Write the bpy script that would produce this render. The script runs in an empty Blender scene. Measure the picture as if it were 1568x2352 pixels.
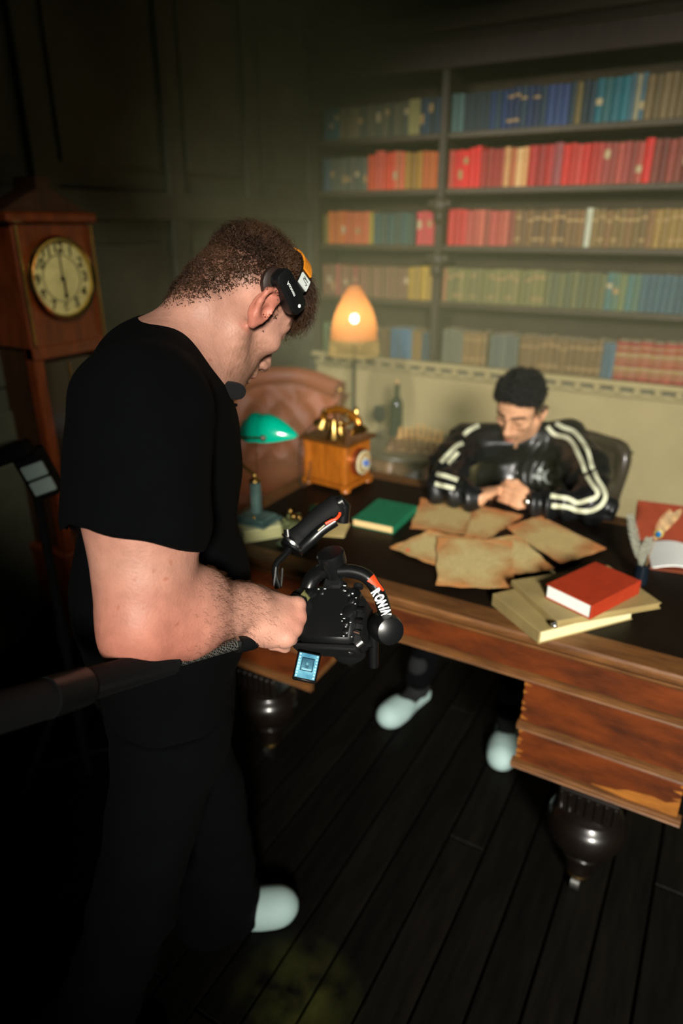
import bpy, math, random
import numpy as np
from mathutils import Vector, Matrix
from mathutils.bvhtree import BVHTree

random.seed(7)
R = math.radians
S = bpy.context.scene
COL = S.collection

# ------------------------------------------------------------------ camera
PITCH, YAW, HCAM, FPX = R(22.8), R(29.7), 1.70, 1568.0
cam_d = bpy.data.cameras.new('camera')
cam = bpy.data.objects.new('camera', cam_d); COL.objects.link(cam)
cam.location = (0, 0, HCAM)
cam.rotation_euler = (math.pi / 2 - PITCH, 0, YAW)
cam_d.sensor_fit = 'VERTICAL'; cam_d.sensor_height = 36; cam_d.sensor_width = 24
cam_d.lens = 24
cam_d.clip_start = 0.02
cam_d.dof.use_dof = True
cam_d.dof.focus_distance = 1.02
cam_d.dof.aperture_fstop = 2.0
S.camera = cam

# ------------------------------------------------------------------ world + lamps
w = bpy.data.worlds.new('world'); S.world = w; w.use_nodes = True
w.node_tree.nodes['Background'].inputs[0].default_value = (0.55, 0.85, 0.80, 1)
w.node_tree.nodes['Background'].inputs[1].default_value = 0.010

def spot(name, loc, target, energy, size, blend, radius, col):
    d = bpy.data.lights.new(name, 'SPOT'); o = bpy.data.objects.new(name, d); COL.objects.link(o)
    o.location = loc
    o.rotation_euler = (Vector(target) - Vector(loc)).to_track_quat('-Z', 'Y').to_euler()
    d.energy = energy; d.spot_size = R(size); d.spot_blend = blend; d.shadow_soft_size = radius; d.color = col
    return o
# film lamp on a tall stand well behind and to the right of the photographer, aimed past the desk
spot('film_lamp_key', (2.1, -2.9, 2.95), (-0.50, 4.0, 0.02), 2650, 40, 0.5, 0.40, (1.0, 0.95, 0.85))
# unseen fill spot high over the photographer, added to brighten the clock
spot('added_clock_fill', (0.2, 0.3, 2.9), (-2.3, 2.02, 1.08), 150, 27, 0.8, 0.06, (1.0, 0.95, 0.80))
# lamp rigged under the ceiling at the left wall, washing the foot of the bookcase
spot('film_lamp_back', (-1.9, 1.2, 2.85), (-1.35, 4.0, 0.92), 215, 60, 0.8, 0.10, (1.0, 0.95, 0.82))

vs = S.view_settings
vs.view_transform = 'Standard'; vs.look = 'None'; vs.exposure = 0.0; vs.gamma = 1.0
vs.use_curve_mapping = False
S.cycles.use_denoising = True
S.cycles.use_adaptive_sampling = True; S.cycles.adaptive_threshold = 0.05; S.cycles.adaptive_min_samples = 12
S.cycles.volume_bounces = 0
S.cycles.max_bounces = 4; S.cycles.diffuse_bounces = 2; S.cycles.glossy_bounces = 2
S.cycles.sample_clamp_indirect = 4.0
# ------------------------------------------------------------------ pixel -> place helpers (1568 x 2352 frame)
_rt = np.array([math.cos(YAW), math.sin(YAW), 0.0])
_fw = np.array([-math.sin(YAW) * math.cos(PITCH), math.cos(YAW) * math.cos(PITCH), -math.sin(PITCH)])
_up = np.cross(_rt, _fw)
_eye = np.array([0, 0, HCAM])
def ray(x, y): return _rt * (x - 784) / FPX + _up * (1176 - y) / FPX + _fw
def at_d(x, y, d): return _eye + ray(x, y) * d
def at_z(x, y, z): r = ray(x, y); return _eye + r * ((z - HCAM) / r[2])
def at_y(x, y, Y): r = ray(x, y); return _eye + r * (Y / r[1])
def at_x(x, y, X): r = ray(x, y); return _eye + r * (X / r[0])

# ------------------------------------------------------------------ colours and materials
def lin(c):
    return tuple(((v / 255) / 12.92 if v / 255 <= 0.04045 else ((v / 255 + 0.055) / 1.055) ** 2.4) for v in c)
MATS = {}
def mat(name, rgb=(128, 128, 128), rough=0.6, metal=0.0, var=0.25, scale=6.0, bump=0.0, bscale=60.0, coat=0.0, spec=0.5,
        stretch=(1, 1, 1), rgb2=None, emit=0.0, trans=0.0, ior=1.45, objcol=False, attr=None, sheen=0.0, detail=6.0, sss=0.0):
    if name in MATS: return MATS[name]
    m = bpy.data.materials.new(name); m.use_nodes = True; MATS[name] = m
    nt = m.node_tree; N = nt.nodes; L = nt.links
    p = N['Principled BSDF']
    tc = N.new('ShaderNodeTexCoord'); mp = N.new('ShaderNodeMapping'); mp.inputs['Scale'].default_value = stretch
    L.new(tc.outputs['Object'], mp.inputs[0])
    nz = N.new('ShaderNodeTexNoise'); nz.inputs['Scale'].default_value = scale; nz.inputs['Detail'].default_value = detail
    nz.inputs['Roughness'].default_value = 0.62
    L.new(mp.outputs[0], nz.inputs['Vector'])
    rp = N.new('ShaderNodeValToRGB'); rp.color_ramp.elements[0].position = 0.33; rp.color_ramp.elements[1].position = 0.68
    a = lin(rgb); b = lin(rgb2) if rgb2 else tuple(min(1, v * (1 + var)) for v in a)
    a2 = a if rgb2 else tuple(v * (1 - var) for v in a)
    if objcol or attr:
        src = N.new('ShaderNodeObjectInfo') if objcol else N.new('ShaderNodeAttribute')
        if attr: src.attribute_name = attr
        rp.color_ramp.elements[0].color = (1 - var,) * 3 + (1,); rp.color_ramp.elements[1].color = (min(1.6, 1 + var),) * 3 + (1,)
        mx = N.new('ShaderNodeMix'); mx.data_type = 'RGBA'; mx.blend_type = 'MULTIPLY'; mx.inputs[0].default_value = 1
        L.new(src.outputs['Color'], mx.inputs[6]); L.new(rp.outputs[0], mx.inputs[7]); L.new(nz.outputs[0], rp.inputs[0])
        L.new(mx.outputs[2], p.inputs['Base Color'])
    else:
        rp.color_ramp.elements[0].color = a2 + (1,); rp.color_ramp.elements[1].color = b + (1,)
        L.new(nz.outputs[0], rp.inputs[0]); L.new(rp.outputs[0], p.inputs['Base Color'])
        if emit:
            L.new(rp.outputs[0], p.inputs['Emission Color']); p.inputs['Emission Strength'].default_value = emit
    p.inputs['Roughness'].default_value = rough; p.inputs['Metallic'].default_value = metal
    p.inputs['Specular IOR Level'].default_value = spec
    p.inputs['Coat Weight'].default_value = coat; p.inputs['Coat Roughness'].default_value = 0.12
    p.inputs['Transmission Weight'].default_value = trans; p.inputs['IOR'].default_value = ior
    p.inputs['Sheen Weight'].default_value = sheen
    if sss:
        p.inputs['Subsurface Weight'].default_value = sss; p.inputs['Subsurface Radius'].default_value = (0.01, 0.004, 0.002)
    if bump:
        nb = N.new('ShaderNodeTexNoise'); nb.inputs['Scale'].default_value = bscale; nb.inputs['Detail'].default_value = 4
        L.new(mp.outputs[0], nb.inputs['Vector'])
        bp = N.new('ShaderNodeBump'); bp.inputs['Strength'].default_value = bump; bp.inputs['Distance'].default_value = 0.004
        L.new(nb.outputs[0], bp.inputs['Height']); L.new(bp.outputs[0], p.inputs['Normal'])
    return m

# ------------------------------------------------------------------ mesh builder
def frame_from(z, x=None):
    z = Vector(z).normalized()
    x = Vector(x) if x is not None else (Vector((1, 0, 0)) if abs(z.x) < 0.9 else Vector((0, 1, 0)))
    y = z.cross(x).normalized(); x = y.cross(z).normalized()
    return Matrix((x, y, z)).transposed()
def mtx(loc=(0, 0, 0), rot=None):
    m = (rot.to_4x4() if rot is not None else Matrix.Identity(4)); m.translation = Vector(loc); return m
def rotz(a): return Matrix.Rotation(a, 3, 'Z')
def catmull(pts, n=8):
    pts = [np.array(p, float) for p in pts]
    P = [2 * pts[0] - pts[1]] + pts + [2 * pts[-1] - pts[-2]]; out = []
    for i in range(1, len(P) - 2):
        for k in range(n):
            t = k / n; a, b, c, d = P[i - 1:i + 3]
            out.append(0.5 * ((2 * b) + (-a + c) * t + (2 * a - 5 * b + 4 * c - d) * t * t + (-a + 3 * b - 3 * c + d) * t ** 3))
    out.append(P[-2]); return out
class MB:
    def __init__(s, M=None): s.v = []; s.f = []; s.M = M
    def _add(s, vs, fs, M=None):
        o = len(s.v)
        for q in vs:
            q = Vector(q)
            if M is not None: q = M @ q
            if s.M is not None: q = s.M @ q
            s.v.append(tuple(q))
        s.f += [tuple(i + o for i in f) for f in fs]; return s
    def box(s, c, d, b=0.0, M=None):
        x, y, z = d[0] / 2, d[1] / 2, d[2] / 2
        b = min(b, x * .9, y * .9, z * .9)
        if b <= 0:
            vs = [(c[0] + i * x, c[1] + j * y, c[2] + k * z) for i in (-1, 1) for j in (-1, 1) for k in (-1, 1)]
            fs = [(0, 1, 3, 2), (4, 6, 7, 5), (0, 4, 5, 1), (2, 3, 7, 6), (0, 2, 6, 4), (1, 5, 7, 3)]
            return s._add(vs, fs, M)
        vs = []; ix = {}
        for i in (-1, 1):
            for j in (-1, 1):
                for k in (-1, 1):
                    for a in range(3):
                        q = [i * (x - b), j * (y - b), k * (z - b)]
                        q[a] = (i * x, j * y, k * z)[a]
                        ix[(i, j, k, a)] = len(vs); vs.append((c[0] + q[0], c[1] + q[1], c[2] + q[2]))
        fs = []
        for a in range(3):
            o = [t for t in range(3) if t != a]
            for sg in (-1, 1):
                quad = []
                for (p, q) in ((-1, -1), (1, -1), (1, 1), (-1, 1)):
                    t = [0, 0, 0]; t[a] = sg; t[o[0]] = p; t[o[1]] = q; quad.append(ix[(*t, a)])
                flip = (sg < 0) ^ (a == 1)
                fs.append(tuple(quad[::-1] if flip else quad))
        for a in range(3):
            o = [t for t in range(3) if t != a]
            for p in (-1, 1):
                for q in (-1, 1):
                    t0 = [0, 0, 0]; t0[o[0]] = p; t0[o[1]] = q; t1 = list(t0); t0[a] = -1; t1[a] = 1
                    qd = (ix[(*t0, o[0])], ix[(*t1, o[0])], ix[(*t1, o[1])], ix[(*t0, o[1])])
                    fs.append(qd)
        for i in (-1, 1):
            for j in (-1, 1):
                for k in (-1, 1): fs.append((ix[(i, j, k, 0)], ix[(i, j, k, 1)], ix[(i, j, k, 2)]))
        return s._add(vs, fs, M)
    def lathe(s, prof, n=24, M=None, close=False):
        vs = []; fs = []
        m = len(prof)
        for (r, z) in prof:
            for i in range(n): a = 2 * math.pi * i / n; vs.append((r * math.cos(a), r * math.sin(a), z))
        for j in range(m - 1 + (1 if close else 0)):
            j2 = (j + 1) % m
            for i in range(n): fs.append((j * n + i, j * n + (i + 1) % n, j2 * n + (i + 1) % n, j2 * n + i))
        if not close:
            if prof[0][0] > 1e-6: fs.append(tuple(range(n))[::-1])
            if prof[-1][0] > 1e-6: fs.append(tuple((m - 1) * n + i for i in range(n)))
        return s._add(vs, fs, M)
    def cyl(s, a, b, r, r2=None, n=20):
        a, b = Vector(a), Vector(b); L = (b - a).length
        return s.lathe([(r, 0), (r2 if r2 is not None else r, L)], n, mtx(a, frame_from(b - a)))
    def tube(s, pts, rad, n=10, caps=True, flat=1.0, ref=None):
        P = [Vector(p) for p in pts]; k = len(P)
        if not hasattr(rad, '__len__'): rad = [rad] * k
        vs = []; fs = []; nx = None
        for i in range(k):
            t = (P[min(i + 1, k - 1)] - P[max(i - 1, 0)]).normalized()
            if nx is None:
                nx = Vector(ref) if ref is not None else (Vector((0, 0, 1)) if abs(t.z) < 0.9 else Vector((1, 0, 0)))
            nx = (nx - t * nx.dot(t)).normalized(); ny = t.cross(nx)
            for j in range(n):
                a = 2 * math.pi * j / n
                vs.append(P[i] + nx * (math.cos(a) * rad[i]) + ny * (math.sin(a) * rad[i] * flat))
        for i in range(k - 1):
            for j in range(n): fs.append((i * n + j, i * n + (j + 1) % n, (i + 1) * n + (j + 1) % n, (i + 1) * n + j))
        if caps: fs += [tuple(range(n))[::-1], tuple((k - 1) * n + j for j in range(n))]
        return s._add(vs, fs)
    def ell(s, c, r, n=20, m=12, M=None):
        vs = []; fs = []
        if not hasattr(r, '__len__'): r = (r, r, r)
        for j in range(1, m):
            t = math.pi * j / m
            for i in range(n):
                a = 2 * math.pi * i / n
                vs.append((c[0] + r[0] * math.sin(t) * math.cos(a), c[1] + r[1] * math.sin(t) * math.sin(a), c[2] + r[2] * math.cos(t)))
        vs += [(c[0], c[1], c[2] + r[2]), (c[0], c[1], c[2] - r[2])]
        for j in range(m - 2):
            for i in range(n): fs.append((j * n + i, (j + 1) * n + i, (j + 1) * n + (i + 1) % n, j * n + (i + 1) % n))
        T = len(vs) - 2
        for i in range(n):
            fs.append((T, i, (i + 1) % n)); fs.append((T + 1, (m - 2) * n + (i + 1) % n, (m - 2) * n + i))
        return s._add(vs, fs, M)
    def prism(s, out, z0, z1, M=None):
        n = len(out)
        vs = [(p[0], p[1], z0) for p in out] + [(p[0], p[1], z1) for p in out]
        fs = [tuple(range(n))[::-1], tuple(range(n, 2 * n))] + [(i, (i + 1) % n, n + (i + 1) % n, n + i) for i in range(n)]
        return s._add(vs, fs, M)
    def grid(s, fn, nu, nv, thick=0.0):
        """surface fn(u,v)->point; with thickness it becomes a closed slab along -normal"""
        P = [[Vector(fn(i / nu, j / nv)) for j in range(nv + 1)] for i in range(nu + 1)]
        vs = [p for r_ in P for p in r_]; W = nv + 1
        fs = [(i * W + j, (i + 1) * W + j, (i + 1) * W + j + 1, i * W + j + 1) for i in range(nu) for j in range(nv)]
        if thick:
            N = []
            for i in range(nu + 1):
                for j in range(nv + 1):
                    a = P[min(i + 1, nu)][j] - P[max(i - 1, 0)][j]; b = P[i][min(j + 1, nv)] - P[i][max(j - 1, 0)]
                    N.append(a.cross(b).normalized())
            o = len(vs); vs = vs + [v - n_ * thick for v, n_ in zip(vs, N)]
            fs += [tuple(q + o for q in f)[::-1] for f in fs]
            for i in range(nu):
                fs.append((i * W, i * W + o, (i + 1) * W + o, (i + 1) * W)); a, b = i * W + nv, (i + 1) * W + nv
                fs.append((a, b, b + o, a + o))
            for j in range(nv):
                fs.append((j, j + 1, j + 1 + o, j + o)); a, b = nu * W + j, nu * W + j + 1
                fs.append((a, a + o, b + o, b))
        return s._add(vs, fs)
    def mesh(s, name, angle=35):
        me = bpy.data.meshes.new(name); me.from_pydata(s.v, [], s.f); me.update()
        fix_normals(me)
        me.polygons.foreach_set('use_smooth', [True] * len(me.polygons))
        me.set_sharp_from_angle(angle=R(angle)); return me
def fix_normals(me):
    import bmesh
    bm = bmesh.new(); bm.from_mesh(me); bmesh.ops.recalc_face_normals(bm, faces=bm.faces); bm.to_mesh(me); bm.free()

# ------------------------------------------------------------------ objects
def put(name, me, material=None, parent=None, loc=None, rot=None):
    o = bpy.data.objects.new(name, me); COL.objects.link(o)
    if material is not None and me is not None and len(me.materials) == 0: me.materials.append(material)
    if parent is not None: o.parent = parent
    if loc is not None: o.location = loc
    if rot is not None: o.rotation_euler = rot
    return o
def part(name, mb, material, parent=None, angle=35, label=None):
    o = put(name, mb.mesh(name, angle), material, parent)
    if label: o['label'] = label
    return o
def tag(o, label=None, cat=None, group=None, kind=None):
    if label: o['label'] = label
    if cat: o['category'] = cat
    if group: o['group'] = group
    if kind: o['kind'] = kind
    return o
def thing(name, label, cat, loc=(0, 0, 0), rz=0.0, group=None):
    o = bpy.data.objects.new(name, None); COL.objects.link(o); o.empty_display_size = 0.05
    o.location = loc; o.rotation_euler = (0, 0, rz)
    return tag(o, label, cat, group)
def local(o):
    """matrix that turns world points into o's own space (for parts given in world coordinates)"""
    return (Matrix.Translation(o.location) @ o.rotation_euler.to_matrix().to_4x4()).inverted()
def text_mesh(txt, size, depth=0.0004, bold=0.0, shear=0.0, spacing=1.0):
    cu = bpy.data.curves.new('lettering', 'FONT'); cu.body = txt; cu.size = size; cu.extrude = depth; cu.offset = bold
    cu.align_x = 'CENTER'; cu.align_y = 'CENTER'; cu.shear = shear; cu.space_character = spacing
    o = bpy.data.objects.new('tmp', cu); COL.objects.link(o)
    dg = bpy.context.evaluated_depsgraph_get(); me = bpy.data.meshes.new_from_object(o.evaluated_get(dg))
    bpy.data.objects.remove(o); bpy.data.curves.remove(cu)
    me.name = 'lettering'; me.materials.clear(); return me
ORD = lambda n: '%d%s' % (n, 'th' if 10 <= n % 100 <= 20 else {1: 'st', 2: 'nd', 3: 'rd'}.get(n % 10, 'th'))
# ------------------------------------------------------------------ room shell
XL, YB, ZC = -2.50, 3.98, 3.15
m_wall = mat('olive_panelling', (74, 74, 58), 0.7, var=0.25, scale=3, bump=0.1)
m_dado = mat('tan_dado_paint', (170, 156, 102), 0.75, var=0.12, scale=2.5, bump=0.05, bscale=30)
m_dark = mat('dark_ceiling', (40, 42, 36), 0.9)
m_case = mat('dark_oak_case', (50, 41, 25), 0.55, var=0.35, scale=5, stretch=(1, 1, 8), bump=0.1)
m_shelf = mat('dark_oak_shelf', (58, 48, 29), 0.5, var=0.35, scale=5, stretch=(1, 8, 8), bump=0.1)

def struct(name, mb, m, label=None):
    o = part(name, mb, m); o['kind'] = 'structure'
    if label: o['label'] = label
    return o
fl = struct('floor', MB().box((-0.4, 1.6, -0.035), (4.4, 5.4, 0.03)), mat('floor_void', (10, 9, 8), 0.9), 'dark stained plank floor running toward the bookcase')
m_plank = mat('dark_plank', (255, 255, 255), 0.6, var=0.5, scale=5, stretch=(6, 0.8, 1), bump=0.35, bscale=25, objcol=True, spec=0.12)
pl_w = 0.112
rng = random.Random(3)
nx = 0; x = -2.49
while x < 1.7:
    y = -1.05 - rng.random() * 0.8
    while y < 4.2:
        L = 1.5 + rng.random() * 1.1
        y0, y1 = max(y, -1.05), min(y + L, 4.26)
        if y1 - y0 > 0.1 and (y1 > 0.2):
            mb = MB().box((0, 0, 0), (pl_w - 0.007, y1 - y0 - 0.006, 0.02), 0.002)
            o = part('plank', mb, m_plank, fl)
            o.location = (x + pl_w / 2, (y0 + y1) / 2, -0.01 - rng.random() * 0.0012)
            k = 0.65 + 0.7 * rng.random()
            o.color = (0.003 * k, 0.0025 * k, 0.0018 * k, 1)
        y += L
    x += pl_w
# greenish worn planks by the cameraman's foot, stray light painted into the lighter colour
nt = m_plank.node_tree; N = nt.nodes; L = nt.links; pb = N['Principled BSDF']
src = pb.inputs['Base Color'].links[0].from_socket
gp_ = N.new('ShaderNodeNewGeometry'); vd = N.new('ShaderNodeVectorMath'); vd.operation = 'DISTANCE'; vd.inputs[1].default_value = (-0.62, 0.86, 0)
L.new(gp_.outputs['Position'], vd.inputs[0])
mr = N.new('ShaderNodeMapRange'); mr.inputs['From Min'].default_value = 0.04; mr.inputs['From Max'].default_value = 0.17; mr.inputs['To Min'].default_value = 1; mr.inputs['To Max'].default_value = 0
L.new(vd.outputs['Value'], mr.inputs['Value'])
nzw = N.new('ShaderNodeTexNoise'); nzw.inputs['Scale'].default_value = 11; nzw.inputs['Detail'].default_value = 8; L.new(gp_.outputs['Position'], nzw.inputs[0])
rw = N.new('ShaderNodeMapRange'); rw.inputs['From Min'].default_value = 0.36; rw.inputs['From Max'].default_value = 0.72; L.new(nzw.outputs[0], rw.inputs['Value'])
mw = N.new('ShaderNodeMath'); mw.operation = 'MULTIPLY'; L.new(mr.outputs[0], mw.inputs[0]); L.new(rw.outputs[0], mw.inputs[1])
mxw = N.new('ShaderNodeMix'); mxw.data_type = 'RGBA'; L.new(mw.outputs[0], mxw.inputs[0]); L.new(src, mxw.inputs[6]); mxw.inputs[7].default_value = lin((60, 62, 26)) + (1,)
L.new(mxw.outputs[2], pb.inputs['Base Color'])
wl = struct('wall_left', MB().box((XL - 0.05, 1.55, ZC / 2), (0.1, 5.3, ZC)), m_wall, 'dark olive wood panelled wall behind the clock')
def y_on(px, py): return at_x(px, py, XL)[1]
sty = [0.55, 1.2, y_on(262, 650) - 0.30, y_on(418, 650), y_on(585, 650), y_on(715, 500)]
for i, yy in enumerate(sty):
    part('stile', MB().box((XL + 0.012, yy, ZC / 2), (0.024, 0.11, ZC), 0.006), m_wall, wl)
for z0 in (0.08, 0.95, 1.78, 2.85):
    part('rail', MB().box((XL + 0.013, 1.55, z0), (0.026, 5.2, 0.12), 0.006), m_wall, wl)
for a, b in zip(sty[:-1], sty[1:]):
    for z0, z1 in ((0.2, 0.83), (1.07, 1.66), (1.90, 2.73)):
        part('raised_panel', MB().box((XL + 0.006, (a + b) / 2, (z0 + z1) / 2), (0.014, b - a - 0.19, z1 - z0 - 0.07), 0.006), m_wall, wl)
wb = struct('wall_back', MB().box((-0.5, YB + 0.32, ZC / 2), (4.2, 0.1, ZC)), m_wall, 'wall behind the tall bookcase')
struct('ceiling', MB().box((-0.4, 1.6, ZC + 0.03), (4.4, 5.4, 0.06)), m_dark, 'dark unlit ceiling')
dado = struct('trim_1', MB().box((-0.5, YB + 0.14, 0.43), (4.0, 0.24, 0.86)), m_dado, 'tan painted dado below the bookcase')
bb = struct('baseboard_back', MB().box((-0.5, YB - 0.002, 0.06), (4.0, 0.04, 0.12), 0.006), mat('pale_skirting', (190, 196, 186), 0.5), 'pale skirting board along the dado')

# ------------------------------------------------------------------ bookcase
ROWS = [2.17, 1.895, 1.597, 1.285, 0.925]
XD = -1.615     # divider
case = thing('bookcase', 'tall dark built-in wooden bookcase with five rows of books', 'bookcase', (-1.0, YB, 0.86))
lc = local(case)
def cp(name, mb, m=m_case): mb.M = lc; return part(name, mb, m, case)
XR = 0.75
b = MB(); b.M = lc
def bx(name, x0, x1, y0, y1, z0, z1, m=m_case, bev=0.004):
    mb = MB(lc).box(((x0 + x1) / 2, (y0 + y1) / 2, (z0 + z1) / 2), (x1 - x0, y1 - y0, z1 - z0), bev); return part(name, mb, m, case)
bx('back_panel', XL + 0.03, XR, YB + 0.245, YB + 0.265, 0.88, 2.8, mat('case_back', (58, 48, 28), 0.8))
bx('side_panel', XL + 0.025, XL + 0.075, YB - 0.03, YB + 0.24, 0.88, 2.8)
bx('divider', XD - 0.022, XD + 0.022, YB - 0.03, YB + 0.24, 0.88, 2.62)
bx('side_panel', XR - 0.05, XR, YB - 0.03, YB + 0.24, 0.88, 2.8)
for z in ROWS:
    for xa, xb in ((XL + 0.077, XD - 0.024), (XD + 0.024, XR - 0.052)):
        bx('shelf', xa, xb, YB - 0.02, YB + 0.24, z - 0.036, z - 0.004, m_shelf)
bx('frieze', XL + 0.03, XR, YB - 0.045, YB - 0.005, 2.46, 2.60, mat('frieze_oak', (46, 32, 23), 0.6, stretch=(8, 1, 1)))
for xa in (XL + 0.5, XD + 0.7):
    pass
bx('cornice', XL + 0.03, XR, YB - 0.10, YB + 0.1, 2.62, 2.70)
bx('cornice', XL + 0.03, XR, YB - 0.06, YB + 0.1, 2.58, 2.62)
for z in (1.74, 1.45):      # carved corbels on the divider under the third and fourth shelves
    mb = MB(lc)
    mb.ell((XD, YB - 0.04, z - 0.04 + 0.1), (0.05, 0.03, 0.045), 14, 8)
    mb.ell((XD, YB - 0.035, z + 0.005), (0.032, 0.022, 0.04), 12, 8)
    for sx in (-1, 1): mb.ell((XD + sx * 0.05, YB - 0.035, z + 0.07), (0.024, 0.018, 0.024), 10, 6)
    part('carved_corbel', mb, m_case, case)
# moulding and dentils under the lowest shelf
bx('bottom_moulding', XL + 0.03, XR, YB - 0.055, YB + 0.02, 0.894, 0.921, m_dado)
bx('bottom_moulding', XL + 0.03, XR, YB - 0.01, YB + 0.02, 0.835, 0.86, m_dado)
bx('dentil_ground', XL + 0.03, XR, YB - 0.012, YB + 0.02, 0.86, 0.894, mat('dentil_ground', (104, 98, 72), 0.8), 0)
dme = MB().box((0, 0, 0), (0.034, 0.032, 0.036), 0.006).mesh('dentil')
x = XL + 0.1
while x < XR - 0.03:
    put('dentil', dme, m_dado, case, (x + 1.0, -0.026, 0.876 - 0.86)); x += 0.104

# ------------------------------------------------------------------ books on the shelves
m_cloth = mat('book_cloth', (255, 255, 255), 0.62, var=0.22, scale=40, objcol=True, bump=0.15, bscale=300, stretch=(1, 1, 0.25))
m_page = mat('old_page_edges', (196, 178, 136), 0.8, var=0.15, scale=90, stretch=(1, 20, 1))
m_gilt = mat('gilt_band', (150, 122, 70), 0.5, metal=0.0, var=0.25, scale=60)
m_labelp = mat('cream_title_label', (168, 152, 112), 0.7, var=0.2, scale=60)
def CW(c):
    r_, g_, b_ = c
    mx = max(c); mn = min(c)
    if mx - mn < 24: return 'grey' if mx < 150 else 'pale grey'
    if b_ >= g_ * 0.97 and b_ > r_ * 1.15: return 'navy blue' if mx < 95 else 'blue'
    if g_ > r_ * 1.08: return 'dark teal' if mx < 100 else 'teal green'
    if g_ < r_ * 0.5: return 'bright red' if r_ > 195 else ('dark red' if r_ < 140 else 'red')
    if g_ < r_ * 0.66: return 'coral' if b_ > r_ * 0.36 else 'orange'
    if g_ < r_ * 0.82: return 'brown' if r_ < 150 else 'tan'
    return 'olive' if r_ < 150 else 'cream'
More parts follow.
